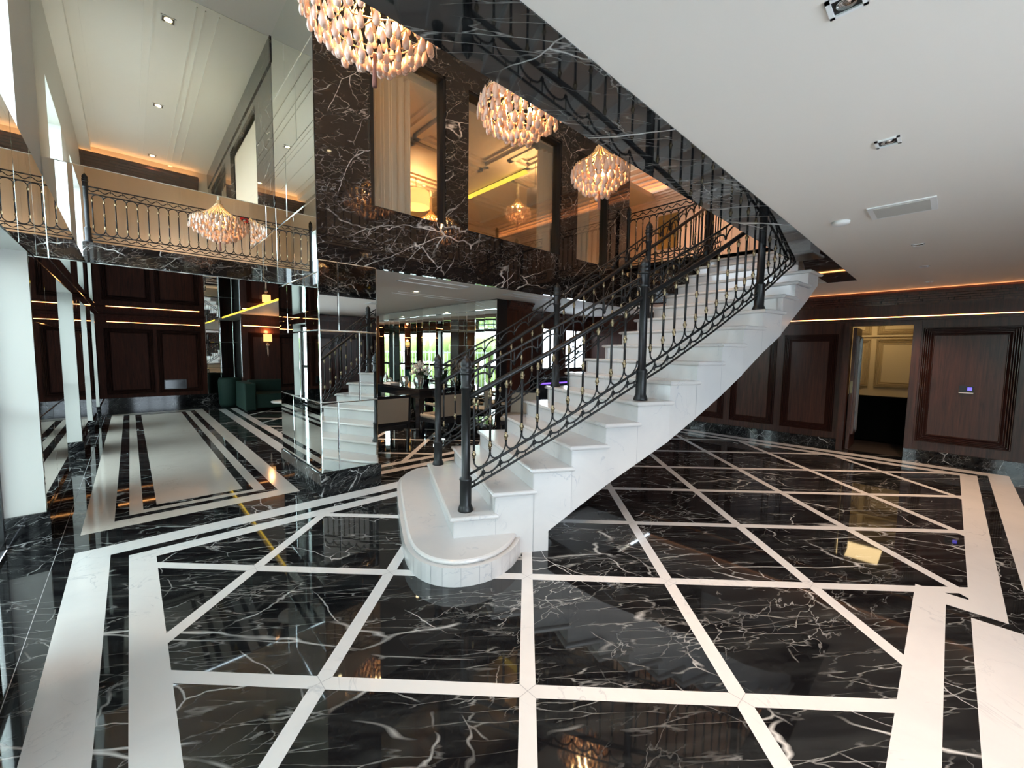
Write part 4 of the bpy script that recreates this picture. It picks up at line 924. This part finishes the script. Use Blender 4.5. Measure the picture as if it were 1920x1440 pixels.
def strappy(x, y, z, s, label, seed):
    o = thing('leafy_plant', label, 'plant', (x, y, z), 0, 'dark strappy plants on the lounge table'); t = MB(); rn = random.Random(seed)
    for k in range(26):
        th = rn.uniform(0, 2*PI); L = rn.uniform(0.6, 1.0)*s; b = rn.uniform(0.15, 0.6)
        c, s_ = math.cos(th), math.sin(th); pts = [(b*L*f*f*c, b*L*f*f*s_, L*(f-0.25*b*f*f)) for f in (0, 0.25, 0.5, 0.75, 1)]
        for p, q, w0, w1 in zip(pts[:-1], pts[1:], (0.012, 0.022, 0.022, 0.014), (0.022, 0.022, 0.014, 0.002)):
            t.hexa([(p[0]-s_*w0,p[1]+c*w0,p[2]),(p[0]+s_*w0,p[1]-c*w0,p[2]),(q[0]+s_*w1,q[1]-c*w1,q[2]),(q[0]-s_*w1,q[1]+c*w1,q[2])], [(p[0]-s_*w0,p[1]+c*w0,p[2]+0.003),(p[0]+s_*w0,p[1]-c*w0,p[2]+0.003),(q[0]+s_*w1,q[1]-c*w1,q[2]+0.003),(q[0]-s_*w1,q[1]+c*w1,q[2]+0.003)], 'leaf')
    t.build('foliage', o); t = MB(); t.lathe([(0.06,0),(0.09,0.12),(0.08,0.13)], (0,0,0), 'tableb', 12); t.build('pot', o)
strappy(4.3, 7.15, 0.88, 0.42, 'dark strappy plant behind the white flowers', 1); strappy(4.35, 6.62, 0.88, 0.36, 'dark strappy plant at the near right corner of the table', 2)
def armchair():
    o = thing('armchair', 'x', 'chair', (0,0,0), 0, 'cream and black armchairs at the lounge table')
    t = MB()                                                        # back frame (behind sitter at -y)
    b0, b1 = -0.30, 0.30; yb = -0.27
    for x in (b0, b1): t.hexa([(x-0.02,yb-0.02,0.0),(x+0.02,yb-0.02,0.0),(x+0.02,yb+0.02,0.0),(x-0.02,yb+0.02,0.0)], [(x-0.022,yb-0.07,0.86),(x+0.022,yb-0.07,0.86),(x+0.022,yb-0.03,0.86),(x-0.022,yb-0.03,0.86)], 'tableb')
    t.box(b0, yb-0.07, 0.82, b1, yb-0.03, 0.865, 'tableb'); t.box(b0, yb-0.045, 0.40, b1, yb-0.005, 0.45, 'tableb'); t.build('back_frame', o)
    t = MB(); t.hexa([(b0+0.02,yb-0.05,0.45),(b1-0.02,yb-0.05,0.45),(b1-0.02,yb+0.03,0.45),(b0+0.02,yb+0.03,0.45)], [(b0+0.02,yb-0.075,0.82),(b1-0.02,yb-0.075,0.82),(b1-0.02,yb,0.82),(b0+0.02,yb,0.82)], 'chairfab'); t.build('backrest', o)
    t = MB(); t.box(-0.31, -0.27, 0.38, 0.31, 0.30, 0.46, 'chairfab'); t.build('seat', o, bevel=0.03)
    t = MB(); t.box(-0.31, -0.28, 0.32, 0.31, 0.31, 0.385, 'tableb'); t.build('seat_frame', o)
    for x in (-0.29, 0.29):
        t = MB(); leg(t, x, 0.28, 0.34); t.build('leg', o)
        t = MB(); t.tube([(x,-0.30,0.62),(x,0.0,0.63),(x,0.2,0.60),(x,0.24,0.5),(x,0.2,0.36)], 0.018, 'tableb', 6); t.box(x-0.03,-0.22,0.635,x+0.03,0.08,0.665,'chairfab'); t.build('armrest', o)
    return o
a0 = armchair(); a0.location = (2.90, 6.13, 0); a0['label'] = 'cream backed black armchair half hidden by the mirror block'
spots = [((4.05, 6.12, 0), 0.0, 'cream backed black armchair between the two bottom stair posts'), ((5.0, 5.15, 0), 2.3, 'pale armchair glimpsed through the lower stair balusters'), ((3.2, 8.1, 0), -1.5, 'armchair on the far left side of the black table')]
for q, rz, lab in spots:
    c = copy_tree(a0); c.location = q; c.rotation_euler = (0,0,rz); c['label'] = lab
o = thing('bar_counter', 'low black bar counter with a violet light line behind the stairs', 'bar counter', (6.6, 5.95, 0))
t = MB(); t.box(-0.5, -0.2, 0, 0.9, 0.2, 0.98, 'tableb'); t.build('body', o); t = MB(); t.box(-0.55, -0.25, 0.98, 0.95, 0.25, 1.02, 'tableb'); t.build('counter_top', o)
t = MB(); t.box(-0.5, -0.212, 0.90, 0.9, -0.2, 0.93, 'purple'); t.build('light_line', o)
# sofa
o = thing('sofa', 'dark green velvet sofa against the wood wall under the sconce', 'sofa', (2.0, 11.65, 0))
t = MB(); t.box(0.0, 0.0, 0.04, 0.24, 1.15, 0.72, 'green'); t.build('armrest', o, bevel=0.03)
t = MB(); t.box(2.2, 0.0, 0.04, 2.44, 1.15, 0.72, 'green'); t.build('armrest', o, bevel=0.03)
t = MB(); t.box(0.24, 0.05, 0.08, 2.2, 1.0, 0.44, 'green'); t.build('seat', o, bevel=0.03)
t = MB(); t.box(0.24, 0.85, 0.3, 2.2, 1.15, 0.74, 'green'); t.build('backrest', o, bevel=0.03)
for x in (0.06, 2.38):
    for y in (0.06, 1.09): t = MB(); leg(t, x, y, 0.05, 0.025); t.build('leg', o)
o = thing('tub_chair', 'rounded dark green tub chair at the left end of the sofa', 'chair', (1.95, 13.3, 0))
t = MB(); t.lathe([(0.22,0.0),(0.26,0.1),(0.27,0.7),(0.24,0.78),(0.2,0.78),(0.18,0.5),(0.001,0.45)], (0,0,0), 'green', 20); t.build('shell', o)
o = thing('side_table', 'low round white table beside the mirror block', 'table', (2.45, 9.7, 0)); t = MB(); t.lathe([(0.30,0.42),(0.32,0.44),(0.32,0.455),(0.001,0.46)], (0,0,0), 'white', 24); t.build('table_top', o); t = MB(); t.lathe([(0.14,0),(0.13,0.02),(0.03,0.04),(0.03,0.42)], (0,0,0), 'tableb', 16); t.build('pedestal', o)
o = thing('wall_sconce', 'glowing square wall sconce with crystal drop on the wood wall', 'sconce', (2.80, 12.93, 1.55))
t = MB(); t.box(-0.09, -0.09, 0.22, 0.09, 0.04, 0.42, 'shade'); t.build('lamp_shade', o)
t = MB(); t.box(-0.03, 0.03, 0.0, 0.03, 0.07, 0.2, 'brass'); t.tube([(0,0.04,0.1),(0,-0.03,0.16),(0,-0.03,0.24)], 0.008, 'brass', 6); t.build('bracket', o)
t = MB(); t.ball((0,-0.02,0.13), 0.045, 'crystal', 10, 6); t.lathe([(0.01,0.08),(0.022,0.0),(0.018,-0.12),(0.001,-0.2)], (0,-0.02,0), 'crystal', 8); t.build('crystal_drop', o)
l = bpy.data.lights.new('sconce_glow', 'POINT'); l.energy = 7; l.color = (1.0, 0.45, 0.15); l.shadow_soft_size = 0.05; lo = bpy.data.objects.new('sconce_glow', l); COL.objects.link(lo); lo.parent = o; lo.location = (0, -0.02, 0.48)

# ------------------------------------------------------------------ outside the windows
t = MB(); t.box(-14, -8, -0.3, -0.8, 18, -0.15, 'paving'); t.box(4.97, 6.52, -0.2, 20, 20, 0.012, 'paving'); struct(t.build('ground'))
o = tag(empty('garden_fence', (-3.2, 0, 0)), 'grey metal garden fence outside the left windows', 'fence'); t = MB()
for k in range(130): t.box(-0.01, -5+0.16*k, -0.15, 0.01, -4.98+0.16*k, 1.6, 'fence')
t.box(-0.02, -5, 1.5, 0.02, 16, 1.55, 'fence'); t.box(-0.02, -5, 0.05, 0.02, 16, 0.1, 'fence'); t.build('bars', o)
t = MB(); rn = random.Random(9)
for k in range(160): t.ball((-5.0+rn.uniform(-0.5,0.5), -5+21*rn.random(), 0.3+rn.random()*1.6), rn.uniform(0.25, 0.5), 'hedge', 7, 5)
tag(t.build('hedge'), 'bright green hedge beyond the garden fence', 'hedge')
